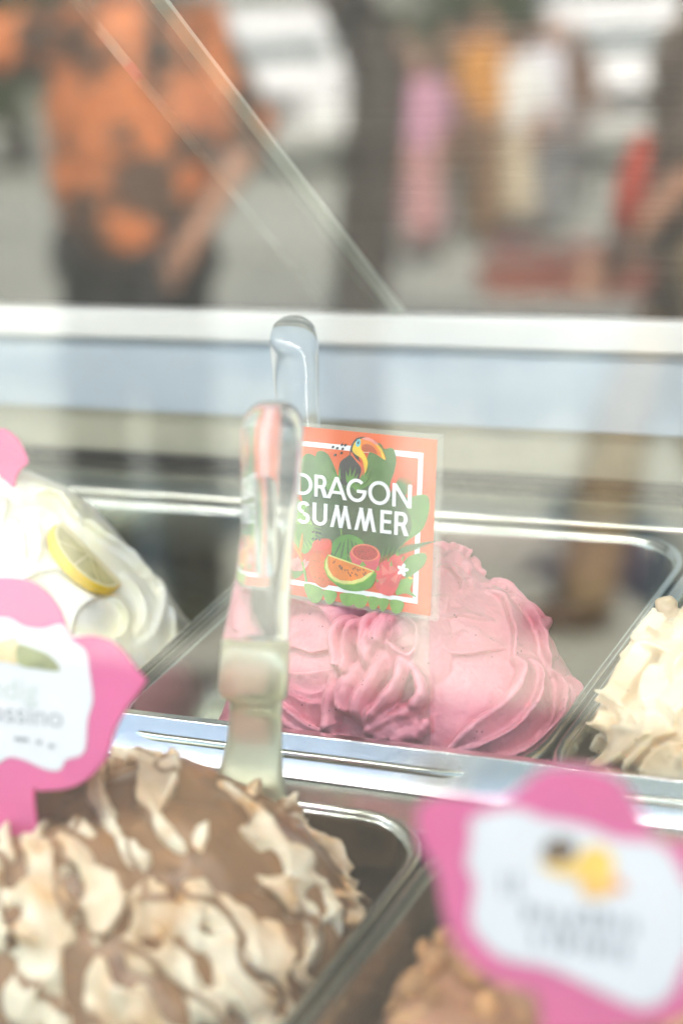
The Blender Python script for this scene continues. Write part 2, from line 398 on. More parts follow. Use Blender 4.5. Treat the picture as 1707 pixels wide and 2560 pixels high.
# pink gelato -------------------------------------------------------
PINK = gelato_mat('pink_gelato', (.72, .275, .335), (.63, .20, .26), specks=(.22, .05, .09), sss=.12, srad=(.003, .0012, .0012), rough=.34, pit=.5)
g, bv = mound(-.126, .085, .120, .092, -.055, .070, -.125, .108, p=2.0, q=.85, sq=2.2, seed=1.3, lump=.006)
for P, w, h, sd in (
    ([(1440, 1690), (1480, 1720), (1520, 1800), (1500, 1900)], .022, .006, 1),                       # far right skirt
    ([(1300, 1400), (1345, 1560), (1370, 1700), (1350, 1850), (1290, 1980)], .016, .006, 1),
    ([(1215, 1400), (1270, 1560), (1275, 1720), (1230, 1880), (1100, 2050), (900, 2190)], .016, .0065, 1),
    ([(1120, 1350), (1190, 1480), (1195, 1620), (1160, 1790), (1050, 1920), (900, 2050), (690, 2150), (450, 2190)], .021, .0075, 1),
    ([(900, 1240), (985, 1330), (968, 1500), (940, 1650), (860, 1760), (800, 1850), (640, 1950), (430, 2040), (230, 2080)], .021, .0085, 1),
    ([(770, 1240), (800, 1310), (792, 1400), (742, 1540), (590, 1715), (470, 1780), (330, 1920), (200, 2090)], .034, .0095, 1),
):
    stroke(g, bv, px7(P), w*.9, h*1.75, 'petal', -sd, embed=.014, wob=.1, seed=len(P), taper=(.5, .5))
for P, w, h in (   # upper right slabs
    ([(560, 600), (700, 680), (755, 850), (795, 1000), (790, 1110), (800, 1230)], .020, .005),
    ([(700, 660), (900, 800), (985, 950), (1025, 1060), (1075, 1240), (1135, 1340)], .020, .0075),
    ([(620, 480), (760, 560), (900, 690), (1030, 830), (1060, 1000)], .018, .006),
):
    stroke(g, bv, px7(P), w, h*1.35, 'petal', -1, embed=.012, wob=.25, seed=w*999, taper=(.4, .5))
stroke(g, bv, px7([(1010, 1010), (1080, 930), (1150, 870), (1172, 860)]), .0042, .0075, taper=(.7, .8), lift=.002)
stroke(g, bv, px7([(60, 930), (200, 860), (330, 825), (480, 855), (660, 870)]), .006, .0035, 'petal', -1, wob=.4, seed=4)
stroke(g, bv, px7([(100, 1000), (180, 1150), (330, 1200), (520, 1180), (760, 1130)]), .015, .005, 'petal', -1, wob=.3, seed=5)
stroke(g, bv, px7([(220, 640), (210, 740), (180, 820)]), .012, .004, 'petal', 1, wob=.3, seed=6)
for k, (x, y, r) in enumerate(((1150, 1352, 15), (1176, 1368, 16), (1196, 1402, 13), (1204, 1432, 10), (1160, 1420, 15), (1120, 1345, 22), (1130, 1400, 18), (1170, 1460, 13), (1215, 1468, 11), (1255, 1470, 13), (1275, 1500, 11), (1300, 1530, 11), (1110, 1330, 14))):
    p, n = onto(bv, x, y); rr = r*1.27/FPX; g.ell(p+n*rr*.35, rr*1.3, rr*1.0, rr*1.25, 12, 8)
stroke(g, bv, px7([(130, 360), (230, 420), (310, 520), (330, 590)]), .010, .006, 'petal', -1, wob=.3, seed=9)
stroke(g, bv, px7([(280, 60), (420, 140), (520, 250), (560, 350)]), .012, .006, 'petal', -1, wob=.5, seed=10)
for P, w, h in (   # the shell of fingers in the middle
    ([(600, 640), (640, 760), (590, 900), (600, 1050)], .0075, .0065),
    ([(650, 660), (605, 820), (590, 1000), (620, 1050)], .0072, .008),
    ([(850, 520), (765, 680), (715, 820), (720, 920)], .0065, .009),
    ([(740, 640), (690, 760), (700, 880), (760, 910)], .004, .010),
    ([(990, 460), (935, 620), (850, 760), (805, 880), (815, 980)], .0078, .0105),
    ([(1090, 480), (1120, 620), (1050, 760), (930, 900), (830, 1000)], .0062, .011),
    ([(1160, 520), (1240, 640), (1275, 770), (1230, 850), (1150, 900)], .0058, .010),
    ([(800, 250), (700, 300), (655, 420), (690, 560), (660, 640)], .0068, .0115),
    ([(890, 245), (785, 320), (745, 450), (750, 600), (700, 640)], .0052, .0125),
    ([(980, 225), (875, 300), (845, 430), (880, 540), (870, 620)], .0060, .0135),
    ([(1080, 235), (960, 320), (900, 460), (895, 560)], .0066, .0145),
    ([(1160, 260), (1030, 310), (960, 420), (940, 470)], .0066, .0145),
):
    stroke(g, bv, px6(P), w*.82, h*1.4, embed=.010, wob=.15, seed=P[0][0]*.01, taper=(.55, .4), lift=.002)
stroke(g, bv, px6([(1240, 300), (1245, 400), (1200, 510), (1090, 470), (1010, 415), (950, 470)]), .020, .0165, 'petal', -1, embed=.012, wob=.15, taper=(.6, .4))
stroke(g, bv, px6([(980, 260), (1080, 225), (1180, 260), (1250, 330), (1220, 450)]), .017, .017, 'petal', -1, embed=.014, wob=.1, taper=(.5, .6))
for x, y, r in ((1110, 330, 32), (1160, 400, 24), (1060, 290, 24), (1190, 470, 12), (1195, 550, 12), (715, 650, 10), (870, 625, 8)):
    (X, Y), = px6([(x, y)]); p, n = onto(bv, X, Y); rr = r*1.24/FPX*1.0; g.ell(p+n*(.006+rr*.3), rr*1.2, rr, rr, 14, 9)
for P, w, h, s in (   # lower swoops and left slabs
    ([(830, 1080), (920, 1010), (1080, 930), (1270, 890)], .007, .008, 0),
    ([(840, 1120), (1000, 1060), (1120, 960), (1270, 1010)], .009, .006, 0),
    ([(1000, 1140), (1120, 1080), (1250, 1030)], .008, .006, 0),
    ([(1180, 1130), (1230, 1060), (1300, 990), (1330, 980)], .006, .007, 0),
    ([(230, 105), (340, 112), (460, 140), (580, 195), (590, 280)], .028, .0075, -1),
    ([(580, 440), (450, 470), (330, 430), (230, 440)], .012, .004, 1),
    ([(230, 590), (330, 625), (470, 620), (560, 600), (660, 585)], .022, .0065, 1),
    ([(240, 690), (380, 750), (480, 780), (590, 700)], .016, .005, 1),
    ([(200, 690), (330, 790), (480, 850), (530, 820)], .014, .006, 1),
    ([(200, 820), (340, 930), (430, 1000), (600, 1060), (700, 1090)], .016, .006, 1),
    ([(195, 930), (300, 1010), (420, 1080)], .014, .005, 1),
):
    if s: stroke(g, bv, px6(P), w, h*1.4, 'petal', s, embed=.01, wob=.25, seed=P[0][1]*.02, taper=(.6, .6))
    else: stroke(g, bv, px6(P), w*.8, h*1.35, embed=.01, wob=.2, seed=P[0][1]*.02, taper=(.4, .4))
pk = remesh('pink_gelato', g, .0010, PINK, smooth_it=1, disp=lambda c: .0010*noise.noise(c*45)+.0004*noise.noise(c*170)+.0003*noise.noise(c*420)-.0016*max(0, noise.noise(c*230)-.55))
tag(pk, 'mound of pink dragon fruit gelato with folded ridges, beneath the square card', 'gelato')

# vanilla gelato -----------------------------------------------------
VAN = gelato_mat('vanilla_gelato', (.82, .69, .49), (.74, .55, .33), specks=(.35, .2, .07), sss=.3, srad=(.008, .005, .0025), rough=.4)
g, bv = mound(.100, .075, .092, .100, -.055, .068, .115, .10, p=2.6, q=.75, seed=4.4, lump=.005)
for P, w, h, s in (
    ([(330, 2080), (360, 1850), (430, 1600), (500, 1480), (570, 1420)], .022, .007, -1),
    ([(560, 1400), (640, 1480), (640, 1620)], .009, .006, -1), ([(700, 1420), (760, 1520), (790, 1640)], .010, .006, -1),
    ([(820, 1460), (900, 1540), (920, 1640)], .010, .006, -1),
    ([(480, 1460), (510, 1600), (530, 1780)], .010, .006, -1),
    ([(560, 1700), (740, 1610), (950, 1640), (1150, 1600)], .030, .007, 1),
    ([(420, 1950), (560, 2080), (760, 1950), (1000, 1720), (1150, 1600)], .026, .009, -1),
    ([(700, 2150), (900, 1950), (1100, 1750), (1250, 1640)], .018, .008, -1),
    ([(910, 2160), (980, 1980), (1150, 1800), (1300, 1740)], .022, .007, 1),
    ([(640, 1380), (580, 1250), (580, 1100), (660, 980), (820, 880), (1050, 830)], .030, .014, -1),
    ([(820, 1440), (690, 1320), (690, 1200), (860, 1040), (1050, 870), (1240, 870)], .026, .012, -1),
    ([(980, 1500), (960, 1280), (1020, 1080), (1180, 960)], .02, .007, 1),
    ([(880, 820), (960, 700), (1080, 600), (1240, 520)], .02, .009, -1),
    ([(960, 800), (1060, 740), (1180, 660), (1300, 600)], .014, .007, -1),
):
    stroke(g, bv, px8(P), w, h*1.45, 'petal', s, embed=.012, wob=.12, seed=P[0][0]*.013, taper=(.3, .2))
for x, y, r in ((1050, 280, 9), (1090, 260, 8), (1140, 260, 9), (1180, 290, 8), (1060, 330, 11), (1110, 370, 14), (1150, 430, 14), (1200, 400, 12), (1100, 470, 15), (990, 450, 9), (1020, 500, 12), (1060, 520, 10), (1250, 390, 8), (1160, 500, 14), (1240, 470, 14), (1090, 580, 16)):
    (X, Y), = px8([(x, y)]); rr = r*1.25/FPX*1.3; p = at(X, Y, 1.245); g.ell(p, rr*1.15, rr, rr, 9, 7)
for k in range(16):   # the folds go on round the mound
    x = 1760+(k % 4)*125; y = 1560+(k//4)*105+(k % 2)*40
    stroke(g, bv, [(x-70, y+60), (x-30, y-10), (x+40, y-30), (x+95, y+15)], .022, .010, 'petal', -1 if k % 3 else 1, embed=.012, wob=.2, seed=k*1.3, taper=(.3, .2))
vn = remesh('vanilla_gelato', g, .0012, VAN, smooth_it=1, disp=rnoise(.0010, 45, .0003, 160))
tag(vn, 'cream yellow vanilla gelato piled in broad smooth folds', 'gelato')

# lemon gelato -------------------------------------------------------
LEM = gelato_mat('lemon_gelato', (.88, .87, .78), (.86, .82, .58), sss=.3, srad=(.008, .007, .005), rough=.4)
g, bv = mound(-.405, .105, .105, .110, -.06, .088, -.425, .135, p=1.75, q=.85, seed=8.1, lump=.008)
for k, (P, w, h, s) in enumerate((
    ([(86, 1240), (137, 1248), (165, 1290), (205, 1320)], .02, .010, -1), ([(200, 1300), (240, 1345), (300, 1385), (350, 1440), (385, 1480)], .02, .009, -1),
    ([(330, 1420), (385, 1470), (390, 1520), (370, 1580), (330, 1620)], .022, .009, -1), ([(300, 1440), (340, 1500), (345, 1560), (310, 1600)], .02, .008, -1),
    ([(270, 1500), (300, 1540), (290, 1590), (240, 1610)], .02, .008, -1), ([(395, 1500), (420, 1570), (410, 1640), (370, 1690)], .022, .008, -1),
    ([(40, 1300), (60, 1370), (50, 1440)], .014, .007, 1), ([(90, 1310), (100, 1380), (70, 1440)], .014, .007, 1), ([(20, 1250), (5, 1330), (-30, 1400)], .016, .007, 1),
    ([(200, 1440), (150, 1430), (90, 1440), (40, 1470)], .018, .007, 1), ([(240, 1500), (190, 1530), (180, 1590)], .02, .007, 1), ([(60, 1280), (120, 1290), (150, 1340)], .016, .008, 1))):
    stroke(g, bv, P, w, h, 'petal', s, embed=.012, wob=.25, seed=k, taper=(.5, .4))
lm_ = remesh('lemon_gelato', g, .0018, LEM, smooth_it=3, disp=rnoise(.0012, 45, .0003, 150))
tag(lm_, 'white lemon gelato mound topped with a lemon slice', 'gelato')
# lemon slice
nc = (RGT*.66+UPV*.64-FWD*.32).normalized(); mj = (RGT*.71-UPV*.70); mj = (mj-nc*mj.dot(nc)).normalized(); mi = nc.cross(mj)
if mi.dot(-RGT-UPV) < 0: mi = -mi
pc, _ = onto(bv, 216, 1392); pc = pc+(CAM-pc).normalized()*.004
lem = empty('lemon_slice', pc, 'half slice of lemon with yellow rind stuck in the white gelato', 'lemon slice')
R_, Tn = .0285, .006
def ring(r, z, n=30): return [pc+mj*(r*cos(pi*(j/(n-1)*1.16-.08)))+mi*(r*sin(pi*(j/(n-1)*1.16-.08)))+nc*z for j in range(n)]
g = G(); g.loft([ring(R_*.93, -Tn), ring(R_, -Tn*.7), ring(R_, Tn*.1), ring(R_*.955, Tn*.32)])
g.build('rind', mat('lemon_rind', (.86, .58, .02), .4, bump=.3, bscale=300, var=.06, vscale=60), lem, True)
g = G(); g.loft([ring(R_*.955, Tn*.1), ring(R_*.955, Tn*.36), ring(R_*.92, Tn*.40)]); g.build('pith', mat('lemon_pith', (.80, .72, .40), .5, var=.03, vscale=40), lem)
for k in range(4):
    a0, a1 = pi*k/4+.03, pi*(k+1)/4-.03
    poly = [(.06, (a0+a1)/2)]+[(.88, a0+(a1-a0)*t/6) for t in range(7)]
    lo = [pc+mj*(R_*r*cos(a))+mi*(R_*r*sin(a))+nc*(Tn*.3) for r, a in poly]; hi = [p+nc*Tn*.16 for p in lo]
    g = G(); g.loft([lo, hi]); g.build('segment', mat('lemon_flesh', (.66, .58, .24), .25, trans=.15, var=.12, vscale=90), lem)

# chocolate swirl gelato ---------------------------------------------
CHOC = gelato_mat('chocolate_gelato', (.30, .165, .08), (.17, .088, .042), sss=.1, rough=.3, streak=(.30, .15, .06), pit=.3)
def cream_mat():
    m = gelato_mat('cream_gelato', (.84, .72, .53), (.60, .34, .14), sss=.25, srad=(.008, .005, .003), rough=.4)
    return m
CREAM = cream_mat()
_n = CREAM.node_tree.nodes; _k = CREAM.node_tree.links; _b = _n['Principled BSDF']
_src = _b.inputs['Base Color'].links[0].from_socket
_w = _n.new('ShaderNodeTexWave'); _w.wave_type = 'BANDS'; _w.bands_direction = 'DIAGONAL'; _w.inputs['Scale'].default_value = 11; _w.inputs['Distortion'].default_value = 7; _w.inputs['Detail'].default_value = 2; _w.inputs['Detail Scale'].default_value = 1.6
_k.new(next(x for x in _n if x.type == 'TEX_COORD').outputs['Object'], _w.inputs['Vector'])
_r = _n.new('ShaderNodeValToRGB'); _r.color_ramp.elements[0].position = .0; _r.color_ramp.elements[0].color = (1, 1, 1, 1); _r.color_ramp.elements[1].position = .075; _r.color_ramp.elements[1].color = (0, 0, 0, 1)
_k.new(_w.outputs['Fac'], _r.inputs[0])
_m = _n.new('ShaderNodeMix'); _m.data_type = 'RGBA'; _k.new(_r.outputs[0], _m.inputs[0]); _k.new(_src, _m.inputs[6]); _m.inputs[7].default_value = (.24, .12, .05, 1); _k.new(_m.outputs[2], _b.inputs['Base Color'])
g, bv = mound(-.157, -.195, .128, .130, -.055, .066, -.165, -.185, p=3.0, q=.72, seed=2.2, lump=.012)
choc = empty('chocolate_swirl_gelato', L(-.165, -.19, -.12), 'brown and cream swirled chocolate gelato heaped in front of the steel rail', 'gelato')
remesh('chocolate', g, .0032, CHOC, choc, 4, rnoise(.004, 38, .0015, 110))
cr = G()
rs = random.Random(11)
spec = [([(330, 1880), (360, 1950), (340, 2030)], 26), ([(290, 1900), (260, 1970), (300, 2040)], 22), ([(420, 1880), (450, 1950), (410, 2020)], 24), ([(270, 1880), (330, 1850), (420, 1862), (450, 1890)], 22),
    ([(540, 1950), (610, 2030), (680, 2110), (720, 2180)], 22), ([(600, 1945), (680, 1950), (710, 1985)], 30), ([(700, 1940), (770, 1945), (785, 1975)], 30), ([(780, 2060), (860, 2090), (940, 2120)], 20), ([(770, 2090), (850, 2110), (925, 2150)], 18),
    ([(130, 2100), (160, 2220), (200, 2360)], 34), ([(230, 2160), (290, 2220), (300, 2300), (240, 2380)], 40), ([(40, 2240), (80, 2210), (110, 2260)], 22), ([(20, 2330), (80, 2360), (150, 2370)], 40), ([(30, 2060), (40, 2150)], 26),
    ([(300, 2090), (350, 2140), (390, 2160)], 18), ([(370, 2190), (400, 2250), (460, 2310)], 26), ([(460, 2200), (490, 2250), (500, 2290)], 22), ([(510, 2190), (530, 2260)], 18),
    ([(630, 2220), (700, 2200), (780, 2210)], 18), ([(660, 2290), (700, 2380), (690, 2470)], 40), ([(770, 2250), (760, 2340), (740, 2430)], 26), ([(620, 2260), (630, 2380), (650, 2440)], 15),
    ([(300, 2340), (370, 2390), (440, 2400)], 22), ([(250, 2460), (300, 2480), (370, 2500)], 34), ([(60, 2560), (110, 2480), (160, 2420)], 36), ([(460, 2490), (540, 2510)], 24), ([(270, 2530), (380, 2560), (480, 2580)], 24),
    ([(800, 2300), (830, 2270), (850, 2330)], 18), ([(870, 2310), (900, 2330)], 14), ([(480, 2100), (520, 2060), (500, 2140)], 16), ([(180, 2060), (240, 2090)], 18), ([(830, 2180), (900, 2200), (930, 2190)], 11)]
for k, (P, w) in enumerate(spec):
    jw = w*1.55/FPX
    stroke(cr, bv, P, jw*1.7, jw*.8+.004, 'petal', 1 if k % 4 else -1, embed=.008, wob=.12, seed=k*1.7, taper='lens', lift=.001)
for k in range(74):
    x = rs.uniform(-30, 880); y = rs.uniform(1930, 2600)
    if x > 960-(y-2100)*.62 or (y < 2080 and x < 120): continue
    a = radians(95-min(max(x, 0), 600)*.075)+rs.uniform(-.35, .35); ln = rs.uniform(80, 190); w = rs.uniform(12, 30)*1.5/FPX; bd = rs.uniform(-25, 25)
    stroke(cr, bv, [(x, y), (x+ln*.33*cos(a)+bd, y+ln*.33*sin(a)), (x+ln*.7*cos(a)+bd, y+ln*.7*sin(a)), (x+ln*cos(a), y+ln*sin(a))], w*1.6, w*.6+.004, 'petal', 1 if k % 2 else -1, embed=.008, wob=.12, seed=k*.9, taper='lens', lift=.001)
remesh('cream_swirl', cr, .0022, CREAM, choc, 3, rnoise(.0014, 60, .0006, 160))

# nut gelato -----------------------------------------------------------
NUT = gelato_mat('nut_gelato', (.40, .19, .10), (.24, .11, .05), sss=.15, rough=.45, streak=(.50, .28, .12), pit=.8)
g, bv = mound(.100, -.200, .118, .125, -.06, .048, .09, -.2, p=2.2, q=.75, seed=5.2, lump=.02)
nut = empty('nut_gelato', L(.105, -.205, -.12), 'rough brown nut gelato with crushed hazelnut crumbs', 'gelato')
remesh('gelato_mass', g, .003, NUT, nut, 3, rnoise(.005, 40, .003, 110))
HZ = mat('hazelnut', (.40, .20, .08), .6, var=.35, vscale=80); cm = None
hz = G(); hz.ell((0, 0, 0), .006, .0045, .004, 7, 5); hm = bpy.data.meshes.new('nut_crumb'); hm.from_pydata([tuple(v) for v in hz.V], [], hz.F); hm.materials.append(HZ)
for k in range(90):
    a, r = rs.uniform(0, 2*pi), sqrt(rs.random())*.1; h = bv.ray_cast(L(.105+r*cos(a), -.205+r*sin(a), .2), -EN)
    if h[0] is None: continue
    o = bpy.data.objects.new('nut_crumb', hm); COL.objects.link(o); o.rotation_euler = (rs.uniform(0, 3), rs.uniform(0, 3), rs.uniform(0, 3)); sc_ = rs.uniform(.7, 1.6); o.scale = (sc_, sc_, sc_)
    o.location = h[0]+h[1]*.003-nut.location; o.parent = nut

# ------------------------------------------------------------------ flat sign helpers
class Sheet:
    """a plane through a point; pixel outlines are dropped on to it and given real thickness"""
    def __init__(s, P, er, eu):
        s.P = P; s.er = er.normalized(); s.n = s.er.cross(eu).normalized(); s.eu = s.n.cross(s.er)
        if s.n.dot(CAM-P) < 0: s.n = -s.n
    def pt(s, x, y, z=0.0): return hit(x, y, s.P, s.n)+s.n*z
    def slab(s, name, px, z0, z1, m, parent, bev=0.0, smooth=False):
        n = len(px); V = [s.pt(x, y, z0) for x, y in px]+[s.pt(x, y, z1) for x, y in px]
        F = [tuple(range(n)), tuple(range(n, 2*n))]+[(i, (i+1) % n, n+(i+1) % n, n+i) for i in range(n)]
        o = mesh(name, V, F, m)
        if parent: adopt(o, parent)
        if bev:
            b = o.modifiers.new('b', 'BEVEL'); b.width = bev; b.segments = 3; b.limit_method = 'ANGLE'
        return o
def sm(P, k=6): return [(v.x, v.y) for v in catmull([Vector((a, b, 0)) for a, b in P], k, True)]
def ellp(cx, cy, rx, ry, rot=0, n=28, a0=0, a1=2*pi):
    c, s = cos(rot), sin(rot); full = abs(a1-a0-2*pi) < 1e-6
    return [(cx+rx*cos(a)*c-ry*sin(a)*s, cy+rx*cos(a)*s+ry*sin(a)*c) for a in (a0+(a1-a0)*j/(n if full else n-1) for j in range(n))]

# ------------------------------------------------------------------ the square flavour card
def c4(P): return [(700+x/3.647, 1020+y/3.647) for x, y in P]
def campix(x, y): v = ray(x, y); return v
vl = ray(-6500, 395)                                   # vanishing point of the card's horizontal edges
er = -vl.normalized()
npl = ray(1106, 1097).cross(ray(1088, 1546)); eu = npl.cross(er).normalized()
if eu.dot(UPV) < 0: eu = -eu
card_at = at(1097, 1320, 1.185)
S = Sheet(card_at, er, eu)
card = empty('flavour_card', S.pt(1000, 1640), 'square orange DRAGON SUMMER card with toucan and fruit in a clear sleeve', 'sign')
INK = lambda nm, c, v=.12: mat('ink_'+nm, c if nm == 'white' else tuple(x**1.12*.86 for x in c), .45, var=v, vscale=160)
S.slab('print_sheet', c4([(-125, 135), (1432, 290), (1370, 1895), (-195, 1655)]), .0000, .0004, mat('ink_orange', (.64, .055, .018), .4, col2=(.68, .10, .012), vscale=25), card)
CL = clear_mat('clear_sleeve', (.95, .95, .94), .035, rough=.08, haze=.05)
out = sm(c4([(-160, 95), (-150, 92), (200, 130), (900, 196), (1445, 243), (1478, 262), (1482, 300), (1450, 1100), (1415, 1890), (1404, 1918), (1385, 1925), (700, 1822), (-225, 1680), (-238, 1660), (-210, 1000), (-170, 120)]), 3)
S.slab('sleeve', out, -.0012, -.0004, CL, card)
S.slab('sleeve', out, .0020, .0026, clear_mat('clear_sleeve_front', (.99, .99, .99), .025, rough=.1), card)
S.slab('stake', c4([(790, 1838), (1352, 1912), (1360, 3100), (800, 3100)]), -.0010, .0006, CL, card)
LZ = [.0005]
def art(name, px, m, pre=c4, smooth=False, k=4, parent=card):
    p = pre(px)
    if smooth: p = sm(p, k)
    LZ[0] += .000002
    return S.slab(name, p, .00045, LZ[0], m, parent)
FR = [(-25, 277), (1310, 410), (1255, 1785), (-105, 1575)]; FI = [(20, 325), (1266, 458), (1213, 1735), (-60, 1535)]
IW = INK('white', (.86, .86, .88), .02)
for k in range(4):
    a, b, c, d = FR[k], FR[(k+1) % 4], FI[(k+1) % 4], FI[k]
    art('white_border', [a, b, c, d], IW)
g1, g2, g3, g4 = INK('green', (.10, .24, .07)), INK('dark_green', (.07, .14, .06)), INK('light_green', (.22, .44, .09)), INK('mid_green', (.12, .30, .06))
art('leaf', [(195, 560), (205, 460), (250, 415), (300, 425), (325, 440), (345, 398), (390, 392), (440, 420), (480, 490), (530, 620), (600, 900), (420, 1150), (260, 1050), (200, 800)], g1, smooth=True)
art('leaf', [(810, 420), (880, 325), (925, 330), (955, 372), (1030, 365), (1062, 450), (1050, 560), (1010, 680), (980, 800), (820, 760), (790, 560)], g1, smooth=True)
art('leaf', [(980, 900), (1200, 808), (1330, 790), (1366, 850), (1358, 960), (1330, 1050), (1285, 1125), (1180, 1200), (1000, 1300)], g4, smooth=True)
art('leaf', [(280, 820), (500, 700), (800, 680), (1000, 760), (1150, 900), (1200, 1100), (1050, 1300), (700, 1400), (420, 1350), (300, 1150)], g2, smooth=True)
art('leaf', [(560, 850), (760, 780), (860, 900), (860, 1100), (700, 1200), (540, 1100)], INK('deep_green', (.06, .11, .05)), smooth=True)
def frond(cx, cy, a0, a1, ln, n, m, w=9, lv=.25):
    for k in range(n):
        a = radians(a0+(a1-a0)*k/(n-1)); l = ln*(1-lv*abs(2*k/(n-1)-1)); ca, sa = cos(a), sin(a)
        art('palm_blade', [(cx-sa*w*.4, cy+ca*w*.4), (cx+ca*l*.5-sa*w, cy+sa*l*.5+ca*w), (cx+ca*l, cy+sa*l), (cx+ca*l*.5+sa*w, cy+sa*l*.5-ca*w)], m)
frond(690, 760, -118, -30, 260, 9, g4, 14)
frond(1000, 800, -60, -5, 290, 14, g1, 7)
frond(560, 800, -150, -95, 330, 7, g4, 12)
frond(260, 900, 150, 215, 200, 10, g3, 7)
frond(1180, 900, 195, 250, 260, 12, g2, 7)
art('leaf', [(120, 960), (200, 900), (290, 1030), (320, 1200), (230, 1330), (110, 1180)], g3, smooth=True)
frond(150, 1050, 10, 80, 330, 9, g4, 14)
frond(230, 1500, 150, 215, 190, 9, g4, 10)
# palm comb at the right: many parallel blades
for k in range(20):
    x = 905+k*22; y0 = 1290-k*6; art('palm_blade', [(x-5, y0+150-k*4), (x+30, y0+40), (x+55+k*3, y0-40+k*4), (x+38, y0+60)], g2 if k % 2 else g1)
art('palm_rib', [(890, 1440), (1050, 1330), (1390, 1245), (1060, 1345)], g1)
art('leaf', [(1105, 1470), (1160, 1370), (1240, 1330), (1320, 1322), (1342, 1365), (1310, 1440), (1240, 1500), (1160, 1550)], g4, smooth=True)
art('leaf', [(1060, 1700), (1090, 1580), (1160, 1550), (1200, 1530), (1215, 1580), (1190, 1660), (1250, 1725), (1150, 1690)], g3, smooth=True)
for P in ([(230, 1600), (390, 1650), (385, 1735), (330, 1780), (265, 1735)], [(405, 1660), (520, 1680), (500, 1760), (450, 1790), (415, 1740)], [(560, 1690), (700, 1700), (670, 1790), (600, 1800), (560, 1750)],
          [(660, 1700), (800, 1720), (770, 1815), (690, 1805)], [(810, 1720), (910, 1740), (880, 1830), (830, 1825)], [(900, 1740), (1000, 1750), (960, 1845), (925, 1840)], [(1010, 1750), (1130, 1770), (1100, 1865), (1030, 1855)]):
    art('leaf', P, g3, smooth=True)
# watermelon, fruits
art('watermelon', ellp(630, 1285, 155, 132, .1), INK('melon', (.10, .33, .06)))
for k in range(5): art('melon_stripe', ellp(530+k*48, 1290, 9, 105-abs(k-2)*12, (k-2)*-.22, 14), g2)
art('melon_stem', [(556, 1100), (568, 1098), (572, 1160), (562, 1162)], g3)
ir, io = INK('red', (.80, .10, .06)), INK('fruit_orange', (.90, .26, .02))
art('papaya', [(298, 1250), (330, 1205), (400, 1188), (465, 1200), (478, 1260), (465, 1340), (410, 1375), (330, 1330)], INK('papaya', (.74, .12, .05)), smooth=True)
art('papaya_face', ellp(388, 1248, 86, 50, -.1), INK('papaya_face', (.84, .11, .08)))
art('prickly_pear', ellp(368, 1478, 92, 165, -.32), INK('pear', (.80, .16, .04)))
for k in range(16): art('pear_dot', ellp(320+(k % 4)*42+rs.uniform(-8, 8), 1390+(k//4)*50+(k % 4)*10, 4, 5, 0, 8), g2)
art('dragon_fruit_half', [(650, 1300), (660, 1400), (720, 1460), (820, 1490), (890, 1470), (915, 1380), (905, 1310), (780, 1290)], INK('pitaya', (.80, .10, .16)), smooth=True)
art('dragon_fruit_face', ellp(783, 1318, 130, 78, .14), INK('pitaya_rim', (.86, .22, .14)))
art('dragon_fruit_flesh', ellp(783, 1319, 115, 66, .14), INK('pitaya_flesh', (.56, .05, .06)))
for k in range(60):
    a, r = rs.uniform(0, 2*pi), sqrt(rs.random()); art('seed', ellp(783+105*r*cos(a), 1319+58*r*sin(a)+.14*105*r*cos(a), 3.2, 3.8, 0, 6), INK('seed', (.05, .02, .02)))
art('dragon_fruit', [(880, 1560), (890, 1480), (930, 1410), (1000, 1370), (1060, 1330), (1085, 1350), (1130, 1350), (1128, 1450), (1105, 1560), (1060, 1670), (1010, 1712), (930, 1690), (880, 1630)], INK('pitaya_skin', (.82, .11, .13)), smooth=True)
for P in ([(930, 1420), (1010, 1500), (940, 1530)], [(1000, 1400), (1080, 1480), (1000, 1520)], [(900, 1560), (990, 1540), (930, 1620)], [(1010, 1560), (1090, 1500), (1060, 1600)]): art('scale', P, INK('pitaya_light', (.86, .22, .22)))
for P in ([(1010, 1440), (1022, 1375), (1034, 1440)], [(1064, 1345), (1078, 1300), (1092, 1345)], [(1112, 1372), (1140, 1345), (1124, 1400)], [(985, 1400), (995, 1352), (1005, 1395)], [(880, 1480), (905, 1430), (915, 1480)], [(890, 1590), (880, 1545), (908, 1580)], [(640, 1350), (612, 1325), (660, 1390)], [(730, 1440), (760, 1395), (795, 1440)]): art('scale_tip', P, g3)
# melon slice
def arcp(s): return [(640+(x-640)*s, 1440+(y-1440)*s) for x, y in [(445, 1335), (415, 1390), (412, 1460), (440, 1530), (500, 1585), (580, 1612), (680, 1612), (770, 1585), (840, 1530), (872, 1488)]]
art('melon_underside', [(440, 1520), (560, 1640), (700, 1670), (820, 1645), (868, 1580), (875, 1500), (700, 1600)], INK('rind_green', (.12, .36, .04)), smooth=True)
art('melon_rind', arcp(1.0), INK('rind', (.30, .55, .05)))
art('melon_rim', [(x+2, y-4) for x, y in arcp(.965)], INK('rim_yellow', (.82, .78, .28)))
art('melon_flesh', [(445, 1345), (442, 1400), (450, 1460), (490, 1530), (560, 1570), (660, 1575), (750, 1550), (815, 1505), (858, 1490)], io)
for k in range(26):
    t = rs.random(); x = 480+t*330; art('seed', ellp(x, 1372+t*105+rs.uniform(15, 110)*(1-abs(2*t-1)*.6), 5, 10, rs.uniform(-.4, .4), 8), INK('seed', (.05, .02, .02)))
for k in range(7): art('lotus_petal', ellp(170+(k-3)*20, 1415-abs(k-3)*-8, 20, 62, (k-3)*.25, 18), INK('lotus', (.86, .36, .36), .3))
art('strelitzia', [(100, 1205), (150, 1240), (178, 1300), (212, 1140), (215, 1220), (200, 1300), (235, 1500), (250, 1570), (225, 1500), (190, 1360), (150, 1290)], io)
art('strelitzia_stem', [(205, 1400), (222, 1400), (256, 1580), (240, 1585)], g3)
